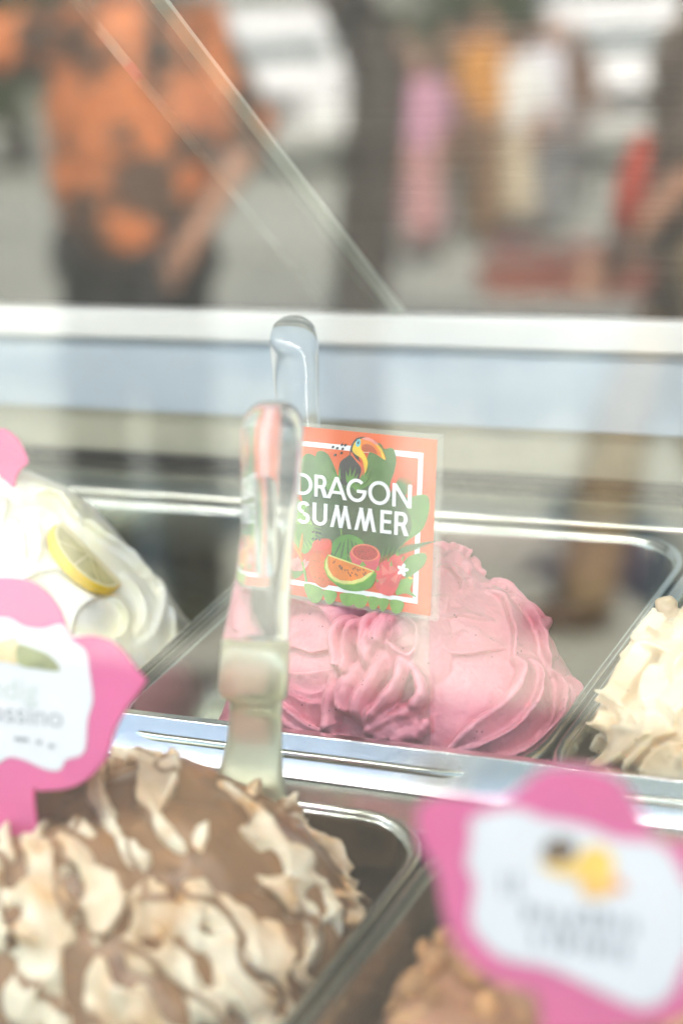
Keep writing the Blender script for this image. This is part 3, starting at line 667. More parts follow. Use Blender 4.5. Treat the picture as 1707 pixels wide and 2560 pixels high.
for k in range(5): art('blossom_petal', ellp(1125+28*cos(k*1.25), 1495+34*sin(k*1.25)-20, 16, 26, k*1.25+1.5, 14), IW)
art('blossom_centre', ellp(1195, 1548, 20, 9, .3, 10), INK('yellow', (.90, .62, .05)))
# toucan
ib = INK('bird_black', (.035, .04, .055))
art('bird_body', [(640, 430), (655, 350), (700, 280), (765, 262), (790, 280), (760, 340), (720, 440), (760, 540), (780, 620), (720, 660), (640, 700), (570, 690), (545, 600), (555, 500), (600, 455)], ib, smooth=True)
art('bird_breast', [(660, 400), (700, 460), (770, 520), (800, 560), (770, 610), (740, 640), (700, 600), (690, 520), (655, 470)], INK('breast', (.84, .16, .06)), smooth=True)
art('bird_wing', [(600, 470), (650, 430), (700, 480), (745, 540), (745, 600), (700, 690), (690, 560), (650, 500), (620, 640), (560, 620)], ib, smooth=True)
art('bird_bib', [(668, 385), (685, 325), (715, 292), (748, 285), (748, 365), (775, 420), (803, 480), (803, 530), (782, 605), (775, 540), (755, 465), (700, 425)], INK('yellow', (.90, .62, .05)), smooth=True)
art('bird_beak', [(748, 290), (775, 270), (840, 285), (900, 330), (945, 395), (968, 472), (915, 440), (850, 405), (775, 400), (748, 370)], INK('beak', (.90, .25, .02)), smooth=True)
art('beak_stripe', [(760, 275), (800, 268), (860, 292), (905, 335), (885, 338), (840, 305), (780, 288)], INK('beak_pink', (.84, .35, .33)), smooth=True)
art('beak_shade', [(775, 330), (850, 345), (900, 420), (850, 402), (780, 396), (752, 370)], INK('beak_dark', (.55, .10, .03)), smooth=True)
art('beak_tip', [(880, 330), (925, 360), (955, 420), (968, 472), (940, 452), (925, 400)], INK('yellow', (.90, .62, .05)), smooth=True)
art('bird_eye_ring', ellp(722, 318, 22, 36, .2), INK('cyan', (.12, .55, .66)))
art('bird_eye', ellp(722, 316, 9, 14, .2, 12), ib)
for k in range(7): x, y = ((490, 355), (528, 366), (572, 335), (602, 338), (578, 372), (566, 410), (510, 428))[k]; art('seed', ellp(x, y, 9, 13, .5, 10), ib)
for k in range(6): art('seed', ellp(310+(k % 3)*30, 1130+(k//3)*40+k*6, 8, 12, .3, 8), ib)
frond(640, 740, -100, -60, 230, 4, g4, 14); frond(730, 720, -75, -45, 200, 4, g4, 13); frond(540, 740, -105, -85, 270, 2, g4, 14)
# lettering: strokes in cap-height units, mapped into the quad of each line
def letter_polys(ch, w):
    s = .148; h = s/2; P = []
    def bar(x0, y0, x1, y1, t=s):
        dx, dy = x1-x0, y1-y0; l = math.hypot(dx, dy); nx, ny = -dy/l*t/2, dx/l*t/2
        P.append([(x0+nx, y0+ny), (x1+nx, y1+ny), (x1-nx, y1-ny), (x0-nx, y0-ny)])
    def arc(cx, cy, rx, ry, a0, a1, n=26, t=s):
        for k in range(n):
            a, b = radians(a0+(a1-a0)*k/n), radians(a0+(a1-a0)*(k+1.02)/n)
            P.append([(cx+(rx+t/2)*cos(a), cy+(ry+t/2)*sin(a)), (cx+(rx+t/2)*cos(b), cy+(ry+t/2)*sin(b)), (cx+(rx-t/2)*cos(b), cy+(ry-t/2)*sin(b)), (cx+(rx-t/2)*cos(a), cy+(ry-t/2)*sin(a))])
    def slant(xa, xb, t=s*1.08): P.append([(xa-t/2, 0), (xa+t/2, 0), (xb+t/2, 1), (xb-t/2, 1)])
    if ch == 'D': bar(h, 0, h, 1); bar(s*.9, 1-h, .28, 1-h); bar(s*.9, h, .28, h); arc(.27, .5, w-.27-h, .5-h, 90, -90)
    elif ch == 'R': bar(h, 0, h, 1); bar(s*.9, 1-h, .34, 1-h); bar(s*.9, .47, .34, .47); arc(.33, (1-h+.47)/2, w-.33-h-.06, (1-h-.47)/2, 90, -90, 18); P.append([(.27, .47), (.27+s*1.2, .47), (w+.01, 0), (w-s*1.25, 0)])
    elif ch == 'A': slant(h, w/2); slant(w-h, w/2); bar(.2, .30, w-.2, .30, s*.9)
    elif ch == 'G': arc(w/2, .5, w/2-h, .5-h+.02, 48, 352, 40); bar(w*.52, .47, w-h*.1, .47, s*.95)
    elif ch == 'O': arc(w/2, .5, w/2-h, .5-h+.02, 0, 360, 44)
    elif ch == 'N': bar(h, 0, h, 1); bar(w-h, 0, w-h, 1); slant(w-h*1.1, h*1.1, s*1.15)
    elif ch == 'S': arc(w*.5, .735, w*.5-h, .265-h+.01, 25, 270, 26); arc(w*.5, .255, w*.5-h+.01, .255-h+.01, 90, -155, 26)
    elif ch == 'U': r = w/2-h; bar(h, r*.95, h, 1); bar(w-h, r*.95, w-h, 1); arc(w/2, r+h*.9, r, r, 180, 360, 26)
    elif ch == 'M': slant(h, .30, s); slant(w-h, w-.30, s); slant(w/2, .27, s); slant(w/2, w-.27, s)
    elif ch == 'E': bar(h, 0, h, 1); bar(s*.9, 1-h, w, 1-h); bar(s*.9, h, w, h); bar(s*.9, .52, w*.95, .52)
    return P
def line(quad, spans, text, cap):
    (TL, TR, BR, BL) = [Vector((x, y, 0)) for x, y in quad]
    LZ[0] += .00001; zz = LZ[0]
    for ch, (a, b) in zip(text, spans):
        g = G()
        for k, poly in enumerate(letter_polys(ch, (b-a)*cap)):
            q = []
            for x, y in poly:
                f = a+x/cap; p = (TL*(1-f)+TR*f)*y+(BL*(1-f)+BR*f)*(1-y); q.append((p.x, p.y))
            q = c4(q); n = len(q); z = zz+.0000006*k
            g.add([S.pt(x, y, .00045) for x, y in q]+[S.pt(x, y, z) for x, y in q], [tuple(range(n)), tuple(range(n, 2*n))]+[(i, (i+1) % n, n+(i+1) % n, n+i) for i in range(n)])
        o = g.build('letter', IW, card); o['label'] = 'white capital letter '+ch
line([(160, 588), (1207, 702), (1202, 915), (158, 785)], [(0, .138), (.157, .270), (.265, .437), (.437, .610), (.626, .814), (.836, 1)], 'DRAGON', 5.36)
line([(170, 845), (1182, 955), (1176, 1168), (165, 1045)], [(0, .109), (.137, .267), (.297, .487), (.515, .708), (.747, .846), (.874, 1)], 'SUMMER', 5.0)

# ------------------------------------------------------------------ flower shaped flavour signs
def pinkplastic():
    m = mat('pink_acrylic', (.78, .14, .35), .22, trans=0, coat=.2, var=.05, vscale=30)
    N = m.node_tree.nodes; K = m.node_tree.links
    if 'tl' not in N:
        t = N.new('ShaderNodeBsdfTranslucent'); t.name = 'tl'; t.inputs[0].default_value = (.9, .14, .42, 1)
        x = N.new('ShaderNodeMixShader'); x.inputs[0].default_value = .35
        K.new(N['Principled BSDF'].outputs[0], x.inputs[1]); K.new(t.outputs[0], x.inputs[2]); K.new(x.outputs[0], N['Material Output'].inputs[0])
    return m
PKA = pinkplastic(); PAPER = mat('white_card', (.64, .62, .63), .5, var=.02, vscale=40); GREY = mat('grey_ink', (.25, .26, .28), .5, var=.05, vscale=50)
def font_row(sheet, txt, x, y, hpx, slope, m, parent, z):
    cu = bpy.data.curves.new('t', 'FONT'); cu.body = txt; cu.size = 1.0
    t = bpy.data.objects.new('t', cu); COL.objects.link(t)
    dg = bpy.context.evaluated_depsgraph_get(); me = bpy.data.meshes.new_from_object(t.evaluated_get(dg)); bpy.data.objects.remove(t); bpy.data.curves.remove(cu)
    g = G(); g.V = [sheet.pt(x+v.co.x*hpx, y-v.co.y*hpx+v.co.x*hpx*slope, z) for v in me.vertices]; g.F = [list(p.vertices) for p in me.polygons]
    o = g.build('lettering', m, parent); bpy.data.meshes.remove(me); return o

# sign in the chocolate gelato
S1 = Sheet(at(60, 1750, 1.04), (RGT*.88-FWD*.42+UPV*-.06), UPV*1.0-FWD*-.12)
fs = empty('flower_sign', S1.pt(20, 2060), 'pink flower shaped sign with green and cream picture, standing in the chocolate gelato', 'sign', None)
o1 = [(0, 1442), (60, 1447), (112, 1475), (147, 1520), (166, 1575), (178, 1592), (240, 1590), (292, 1615), (345, 1680), (361, 1697), (350, 1722), (310, 1775), (286, 1820), (272, 1870), (256, 1905), (215, 1948), (165, 1972), (100, 1978), (82, 1985), (82, 2180), (-75, 2170), (-78, 1970), (-150, 1950), (-210, 1890), (-230, 1810), (-300, 1750), (-330, 1680), (-290, 1600), (-200, 1560), (-140, 1560), (-110, 1480), (-60, 1447)]
S1.slab('backing', sm(o1, 5), -.0030, 0, PKA, fs, .0008)
w1 = [(0, 1545), (30, 1548), (62, 1566), (110, 1572), (158, 1562), (180, 1600), (215, 1627), (226, 1680), (234, 1750), (221, 1800), (216, 1868), (200, 1890), (168, 1900), (150, 1926), (112, 1922), (62, 1900), (25, 1893), (-10, 1910), (-60, 1900), (-120, 1890), (-170, 1840), (-190, 1760), (-190, 1660), (-140, 1590), (-60, 1560)]
S1.slab('face', sm(w1, 5), .0001, .0006, PAPER, fs)
S1.slab('picture', sm([(22, 1598), (44, 1596), (52, 1630), (46, 1660), (20, 1655), (-40, 1650), (-40, 1620)], 4), .0006, .0009, mat('ink_cream', (.72, .55, .30), .5, var=.1, vscale=80), fs)
S1.slab('picture', sm([(48, 1612), (90, 1622), (128, 1640), (152, 1676), (100, 1672), (50, 1660)], 4), .0006, .0010, mat('ink_olive', (.25, .26, .12), .5, var=.25, vscale=90), fs)
font_row(S1, 'edig', -25, 1742, 75, .10, mat('pale_ink', (.50, .55, .50), .5, var=.03, vscale=50), fs, .0009)
font_row(S1, 'ossino', -25, 1800, 72, .10, mat('mid_ink', (.33, .34, .36), .5, var=.03, vscale=50), fs, .0009)
for x, y, w in ((40, 1842, 34), (95, 1850, 12), (125, 1860, 14)): S1.slab('dash', [(x, y), (x+w, y+w*.1), (x+w, y+10+w*.1), (x, y+10)], .0006, .0009, GREY, fs)
# sign in the nut gelato
S2 = Sheet(at(1400, 2250, .75), (RGT*.90-FWD*.36-UPV*.13), UPV-FWD*-.10)
fs2 = empty('flower_sign', S2.pt(1440, 2760), 'pink flower shaped sign with brown and yellow picture, standing in the nut gelato', 'sign')
o2 = [(1039, 2045), (1060, 2003), (1121, 1989), (1209, 1999), (1270, 1990), (1307, 1962), (1353, 1927), (1415, 1915), (1492, 1925), (1550, 1958), (1592, 2020), (1622, 2076), (1665, 2100), (1740, 2110), (1820, 2170), (1850, 2280), (1815, 2400), (1760, 2480), (1700, 2545), (1600, 2570), (1545, 2575), (1530, 2600), (1520, 2860), (1350, 2850), (1352, 2560), (1340, 2492), (1320, 2476), (1250, 2457), (1178, 2411), (1126, 2340), (1106, 2272), (1090, 2180), (1054, 2118)]
S2.slab('backing', sm(o2, 5), -.0030, 0, PKA, fs2, .0008)
w2 = [(1178, 2051), (1229, 2030), (1296, 2022), (1353, 2045), (1415, 2056), (1476, 2071), (1543, 2099), (1636, 2107), (1680, 2140), (1705, 2190), (1740, 2250), (1735, 2350), (1705, 2416), (1672, 2488), (1610, 2519), (1543, 2498), (1456, 2457), (1363, 2416), (1262, 2396), (1209, 2354), (1178, 2303), (1188, 2210), (1168, 2159), (1178, 2097)]
S2.slab('face', sm(w2, 5), .0001, .0006, PAPER, fs2)
for nm, P, c in (('picture', [(1395, 2092), (1430, 2100), (1440, 2135), (1400, 2158), (1360, 2145), (1362, 2110)], (.10, .06, .035)), ('picture', [(1345, 2155), (1400, 2160), (1440, 2150), (1470, 2115), (1520, 2125), (1535, 2160), (1525, 2190), (1480, 2200), (1440, 2195), (1390, 2185)], (.82, .48, .08)),
                 ('picture', [(1455, 2195), (1520, 2185), (1540, 2220), (1500, 2245), (1460, 2240)], (.80, .42, .10)), ('picture', [(1490, 2180), (1515, 2182), (1520, 2205), (1495, 2212), (1482, 2198)], (.12, .07, .04)), ('picture', [(1525, 2195), (1550, 2200), (1565, 2225), (1530, 2228)], (.70, .20, .08))):
    S2.slab(nm, sm(P, 4), .0006, .0009+.00008*len(P)/5+random.random()*.0001, mat('ink_pic%.2f%.2f' % (c[0], c[1]), c, .5, var=.1, vscale=60), fs2)
for row, (xa, ya, n, sl) in enumerate(((1255, 2195, 2, .1), (1300, 2260, 12, .14), (1325, 2325, 11, .14))):
    for k in range(n):
        if (k*7+row*3) % 9 == 4: continue
        jj = (k*37+row*53) % 11; x = xa+k*24+jj*.9; y = ya+k*24*sl-(14 if jj % 4 == 0 else 0); hh = 58 if jj % 4 == 0 else 30+jj*1.6
        S2.slab('dash', [(x, y), (x+9+jj*.8, y+1), (x+11+jj*.8, y+hh), (x+2, y+hh)], .0006, .0009, GREY, fs2)
# sign in the lemon gelato, mostly outside the frame
S3 = Sheet(at(20, 1180, 1.40), (RGT*.88-FWD*.42-UPV*.05), UPV)
fs3 = empty('flower_sign', S3.pt(-60, 1400), 'pale pink flower shaped sign standing in the white lemon gelato', 'sign')
o3 = [(-5, 1070), (20, 1077), (46, 1101), (65, 1140), (68, 1157), (58, 1168), (45, 1182), (35, 1212), (28, 1255), (14, 1285), (-10, 1302), (-40, 1312), (-40, 1470), (-110, 1465), (-110, 1310), (-150, 1290), (-185, 1230), (-190, 1160), (-170, 1090), (-120, 1090), (-90, 1050), (-50, 1050), (-30, 1080)]
S3.slab('backing', sm(o3, 5), -.0030, 0, PKA, fs3, .0008)
S3.slab('face', sm([(-60, 1120), (-20, 1130), (-6, 1180), (-10, 1250), (-60, 1280), (-120, 1260), (-150, 1190), (-120, 1130)], 4), .0001, .0006, PAPER, fs3)
S3.slab('white_line', [(-8, 1178), (8, 1198), (-8, 1220), (-8, 1216), (4, 1198), (-8, 1182)], .0001, .0004, PAPER, fs3)

# ------------------------------------------------------------------ clear gelato spatulas
PLA = mat('clear_plastic', (.97, .97, .945), .06, trans=.93, ior=1.34, spec=.5, bump=.03, bscale=25)
PLF = mat('frosted_plastic', (.74, .74, .52), .28, trans=.78, ior=1.40, bump=.08, bscale=30)
def spade(sec, dep0, dep1, label, thick, slot=None, yblade=None):
    """sections: (left px, right px, y px, relative thickness); axis runs between two real depths"""
    n = 24; loops = []
    for (xl, xr, y, th) in sec:
        f = (y-sec[0][2])/(sec[-1][2]-sec[0][2]); d = dep0+(dep1-dep0)*f
        c = at((xl+xr)/2, y, d); hw = (xr-xl)/2*d/FPX; ht = thick*th
        ax = (RGT*.93+EX*.25).normalized(); az = (ax.cross(UPV)).normalized()
        lp = []
        for j in range(n):
            a = 2*pi*j/n; ca, sa = cos(a), sin(a); k = (abs(ca)**3.2+abs(sa)**3.2)**(-1/3.2)
            lp.append(c+ax*(hw*ca*k)+az*(ht*sa*k))
        loops.append(lp)
    o = empty('gelato_spatula', at((sec[-1][0]+sec[-1][1])/2, sec[-1][2], dep1), label, 'spatula')
    ib_ = next((i for i, s in enumerate(sec) if yblade and s[2] >= yblade), len(sec))
    g = G(); g.loft(loops[:ib_+1] if ib_ < len(sec) else loops)
    h = g.build('handle', PLA, o, True)
    if ib_ < len(sec):
        gap = [p+(loops[ib_+1][k]-p)*.02 for k, p in enumerate(loops[ib_])]
        g = G(); g.loft([gap]+loops[ib_+1:]); g.build('blade', PLF, o, True)
    if slot:
        (x0, x1, ya, yb) = slot; f = ((ya+yb)/2-sec[0][2])/(sec[-1][2]-sec[0][2]); d = dep0+(dep1-dep0)*f
        g = G(); lo = []
        ax = RGT; 
        for zz, ins in ((-.0035, .0), (.0, .0), (.004, .1)):
            pts = rrect((x0+x1)/2, (ya+yb)/2, (x1-x0)/2*(1-ins), (yb-ya)/2*(1-ins*.3), (x1-x0)*.4, 4)
            lo.append([at(x, y, d+zz) for x, y in pts])
        g.loft(lo); w = g.build('grip_cavity', mat('cavity_plastic', (.97, .97, .95), .12, trans=1.0, ior=1.12), o, True)
    return o
spade([(668, 700, 1003, .12), (648, 722, 1007, .35), (630, 738, 1017, .55), (615, 750, 1033, .75), (603, 759, 1075, .95), (602, 756, 1130, 1), (605, 748, 1220, 1), (603, 736, 1330, .95), (592, 728, 1430, .95), (574, 725, 1520, 1), (560, 724, 1585, 1.05), (556, 723, 1600, 1.06), (548, 722, 1690, 1.1), (545, 721, 1722, 1.1), (552, 716, 1742, 1.05), (574, 705, 1752, .7), (573, 704, 1800, .55), (566, 705, 1860, .42), (552, 707, 1910, .36), (535, 712, 1960, .30), (515, 722, 2010, .26), (500, 730, 2080, .22)],
      1.075, 1.105, 'clear plastic spatula with thick grip standing in the chocolate gelato', .0115, slot=(640, 690, 1190, 1440), yblade=1600)
spade([(725, 747, 789, .12), (712, 760, 792, .35), (697, 773, 800, .6), (685, 785, 813, .8), (676, 794, 845, 1), (677, 796, 890, 1), (683, 796, 950, .95), (692, 797, 1010, .9), (700, 800, 1070, .9), (700, 805, 1160, .9), (700, 812, 1260, .95), (690, 820, 1330, 1), (700, 815, 1350, .6), (695, 820, 1440, .4)],
      1.335, 1.300, 'clear plastic spatula with a rounded end behind the orange card', .0125)

# ================================================================== people and things out in the street
SKIN = mat('skin', (.46, .25, .16), .5, sss=.1, sssr=(.01, .004, .002), var=.06, vscale=20)
def person(label, foot, height, face, shirt, trousers, hairc, pose=None, vox=.012, shoe=(.03, .025, .02), skirt=False, hair_long=False, group=None, extra=None):
    s = height/1.75; ang = face; o = empty('person', foot, label, 'person', group)
    fx = Vector((-sin(ang), cos(ang), 0)); rx = Vector((cos(ang), sin(ang), 0))     # forward, right
    def B(x, y, z): return foot+(rx*x+fx*y+Vector((0, 0, z)))*s
    pose = pose or {}
    sh = [B(sx*.185, 0, 1.43) for sx in (-1, 1)]; el = pose.get('elbow', [(-.26, -.03, 1.15), (.26, -.03, 1.15)]); wr = pose.get('wrist', [(-.26, .06, .92), (.26, .06, .92)])
    el = [B(*e) for e in el]; wr = [B(*w) for w in wr]
    hip = [B(sx*.09, 0, .92) for sx in (-1, 1)]; kn = [B(*q) for q in pose.get('knee', [(sx*.11, .03, .50) for sx in (-1, 1)])]; an = [B(*q) for q in pose.get('ankle', [(sx*.12, -.01, .09) for sx in (-1, 1)])]
    g = G(); c = lambda p, q, a, b: g.capsule(p, q, a*s, b*s, 12)
    c(B(0, 0, .95), B(0, .01, 1.18), .135, .125); c(B(0, .01, 1.18), B(0, 0, 1.38), .13, .13); c(sh[0], sh[1], .075, .075); c(B(0, 0, 1.42), B(0, .01, 1.56), .055, .052)
    g.ell(B(0, .02, 1.645), .078*s, .095*s, .115*s); g.ell(B(0, .045, 1.60), .058*s, .068*s, .075*s)
    g.capsule(B(0, .118, 1.645), B(0, .128, 1.615), .008*s, .014*s, 8)                       # nose
    for sx in (-1, 1): g.ell(B(sx*.08, .0, 1.635), .012*s, .02*s, .032*s, 8, 6); g.ell(B(sx*.03, .098, 1.655), .012*s, .01*s, .008*s, 8, 6)
    g.ell(B(0, .10, 1.575), .026*s, .012*s, .010*s, 10, 6)
    for i in (0, 1):
        c(sh[i], el[i], .052, .042); c(el[i], wr[i], .040, .028); c(hip[i], kn[i], .085, .056); c(kn[i], an[i], .056, .036)
        d = (wr[i]-el[i]).normalized(); sd = d.cross(fx).normalized() if abs(d.dot(fx)) < .9 else rx; pm = wr[i]+d*.085*s; ff = fx
        g.capsule(wr[i]+d*.02*s, pm, .028*s, .034*s, 10)
        for k, (of, ln) in enumerate(((-.027, .062), (-.009, .075), (.009, .070), (.027, .055))):
            b = pm+ff*of*s; m_ = b+d*ln*.55*s+sd*.006*s; g.capsule(b, m_, .0095*s, .0088*s, 8); g.capsule(m_, m_+(d+sd*.5).normalized()*ln*.5*s, .0088*s, .0075*s, 8)
        th = wr[i]+d*.035*s+ff*.03*s; g.capsule(th, th+(d*.7+ff*.7)*.045*s, .012*s, .0095*s, 8); g.capsule(th+(d*.7+ff*.7)*.045*s, th+(d*.95+ff*.6)*.07*s, .0095*s, .008*s, 8)
    remesh('body', g, vox*.75, SKIN, o, 2)
    # shirt
    g = G(); c = lambda p, q, a, b: g.capsule(p, q, a*s, b*s, 14)
    c(B(0, 0, 1.0), B(0, .01, 1.18), .160, .150); c(B(0, .01, 1.18), B(0, 0, 1.38), .150, .150); c(sh[0], sh[1], .092, .092); c(B(-.07, 0, 1.06), B(-.09, 0, 1.36), .13, .12); c(B(.07, 0, 1.06), B(.09, 0, 1.36), .13, .12)
    for i in (0, 1): c(sh[i], sh[i]+(el[i]-sh[i])*.85, .078, .078)
    remesh('shirt', g, vox, shirt, o, 3, rnoise(.008*s, 9, .004*s, 22))
    g = G(); c = lambda p, q, a, b: g.capsule(p, q, a*s, b*s, 14)
    if skirt:
        c(B(0, 0, .95), B(0, 0, .35), .14, .20)
    else:
        c(hip[0], hip[1], .125, .125)
        for i in (0, 1): c(hip[i], kn[i], .105, .085); c(kn[i], an[i]+Vector((0, 0, .03*s)), .085, .075)
    remesh('skirt' if skirt else 'trousers', g, vox, trousers, o, 3, rnoise(.006*s, 8, .003*s, 20))
    SH = mat('shoe%.2f%.2f' % shoe[:2], shoe, .5, var=.1, vscale=20)
    for i in (0, 1):
        a = an[i]; g = G(); g.ell(Vector((a.x, a.y, foot.z))+fx*.06*s+Vector((0, 0, .045*s)), .05*s, .13*s, .045*s, fr=(rx, fx, Vector((0, 0, 1)))); g.capsule(a+Vector((0, 0, .02*s)), a-Vector((0, 0, .04*s)), .045*s, .05*s)
        remesh('shoe', g, .01, SH, o, 2)
    HR = mat('hair%.2f%.2f' % hairc[:2], hairc, .6, var=.3, vscale=60, bump=.6, bscale=120)
    g = G(); g.ell(B(0, -.008, 1.672), .090*s, .104*s, .108*s); g.ell(B(0, -.045, 1.62), .082*s, .07*s, .10*s)
    if hair_long: g.capsule(B(0, -.07, 1.62), B(0, -.11, 1.40), .075*s, .06*s)
    remesh('hair', g, vox*.8, HR, o, 2, rnoise(.006, 60))
    for sx in (-1, 1):
        g = G(); g.ell(B(sx*.03, .108, 1.656), .008*s, .005*s, .006*s, 8, 6); g.build('eye', mat('eye', (.03, .02, .02), .2, var=.05, vscale=30), o, True)
    return o
def cloth(nm, c, c2=None, vs=8, var=.12): return mat(nm, c, .85, col2=c2, vscale=vs, var=var, bump=.25, bscale=150)
def face_shop(p): return math.atan2(-(0-p.x), (YG-p.y))   # a figure's turn so that it faces the counter
f1 = street_ground(385, 1560); fa = face_shop(f1)
SHIRT1 = cloth('orange_print_shirt', (.12, .07, .045), (.76, .25, .085), 7.0)
for e_, pz in ((SHIRT1.node_tree.nodes['Color Ramp'].color_ramp.elements[0], .49), (SHIRT1.node_tree.nodes['Color Ramp'].color_ramp.elements[1], .54)): e_.position = pz
person('person in orange and dark printed shirt with raised arm, mirrored in the front glass', f1, 1.86, fa+.5, SHIRT1, cloth('charcoal_trousers', (.035, .033, .032)), (.05, .03, .02),
       pose={'elbow': [(-.44, .10, 1.42), (.30, -.05, 1.18)], 'wrist': [(-.66, .20, 1.55), (.22, .12, .98)]}, vox=.010)
f2 = street_ground(1785, 1600)
person('person in brown shirt and khaki trousers, mirrored in the front glass', f2, 1.78, face_shop(f2)+pi/2-.1, cloth('brown_shirt', (.17, .12, .085), (.25, .19, .14), 12), cloth('khaki_trousers', (.24, .175, .10)), (.04, .025, .018), shoe=(.07, .04, .025), vox=.011, pose={'elbow': [(-.24, -.10, 1.17), (.24, .06, 1.17)], 'wrist': [(-.24, -.08, .93), (.22, .22, 1.0)], 'knee': [(-.10, .22, .52), (.10, .02, .50)], 'ankle': [(-.10, .30, .09), (.10, -.24, .10)]})
# red bag hanging beside the person in brown
rb = G(); p0 = street(1605, 340, 4.9); p1 = street(1548, 580, 4.9); rb.tube([p0, p0.lerp(p1, .3), p0.lerp(p1, .6), p1], [.018, .032, .038, .026], 14)
tag(rb.build('rolled_umbrella', mat('red_cloth', (.42, .05, .025), .7, var=.2, vscale=30, bump=.3, bscale=60), None, True), 'furled red umbrella hanging at the side of the person in brown', 'umbrella')
def passer(x, yf, hgt, label, sh_, tr_, hair, **kw):
    f = street_ground(x, yf); return person(label, f, hgt, kw.pop('face', face_shop(f)+random.uniform(-1.2, 1.2)), sh_, tr_, hair, vox=.02, **kw)
passer(1058, 655, 1.50, 'passer-by in lilac pink top and pink skirt, mirrored in the glass', cloth('lilac_top', (.55, .28, .38)), cloth('pink_skirt', (.48, .25, .25)), (.10, .05, .03), skirt=True, hair_long=True)
passer(1215, 610, 1.78, 'passer-by in an orange top and tan trousers, mirrored in the glass', cloth('orange_top', (.62, .28, .06)), cloth('brown_jeans', (.22, .13, .07)), (.09, .05, .03))
passer(1285, 600, 1.62, 'passer-by in a long white dress, mirrored in the glass', cloth('white_dress', (.78, .78, .76)), cloth('sand_skirt', (.55, .47, .34)), (.12, .07, .04), skirt=True, hair_long=True)
passer(1365, 590, 1.72, 'passer-by in a white shirt and grey shorts, mirrored in the glass', cloth('white_shirt', (.80, .78, .84)), cloth('grey_shorts', (.22, .22, .23)), (.08, .05, .03))
passer(1135, 600, 1.66, 'passer-by in dark brown top beside the pink skirt, mirrored in the glass', cloth('dark_brown_top', (.10, .065, .045)), cloth('brown_trousers', (.20, .14, .09)), (.06, .04, .03))

passer(1015, 500, 1.70, 'distant passer-by in a teal top, mirrored in the glass', cloth('teal_top', (.04, .16, .20)), cloth('denim', (.07, .09, .14)), (.05, .03, .02))
passer(1175, 505, 1.68, 'distant passer-by in a pale yellow top, mirrored in the glass', cloth('pale_yellow_top', (.66, .56, .32)), cloth('beige_trousers', (.45, .38, .27)), (.10, .06, .04))
passer(1425, 520, 1.72, 'distant passer-by in a brown jacket before the second white car', cloth('brown_jacket', (.16, .09, .06)), cloth('grey_jeans', (.16, .15, .15)), (.09, .05, .03), hair_long=True)

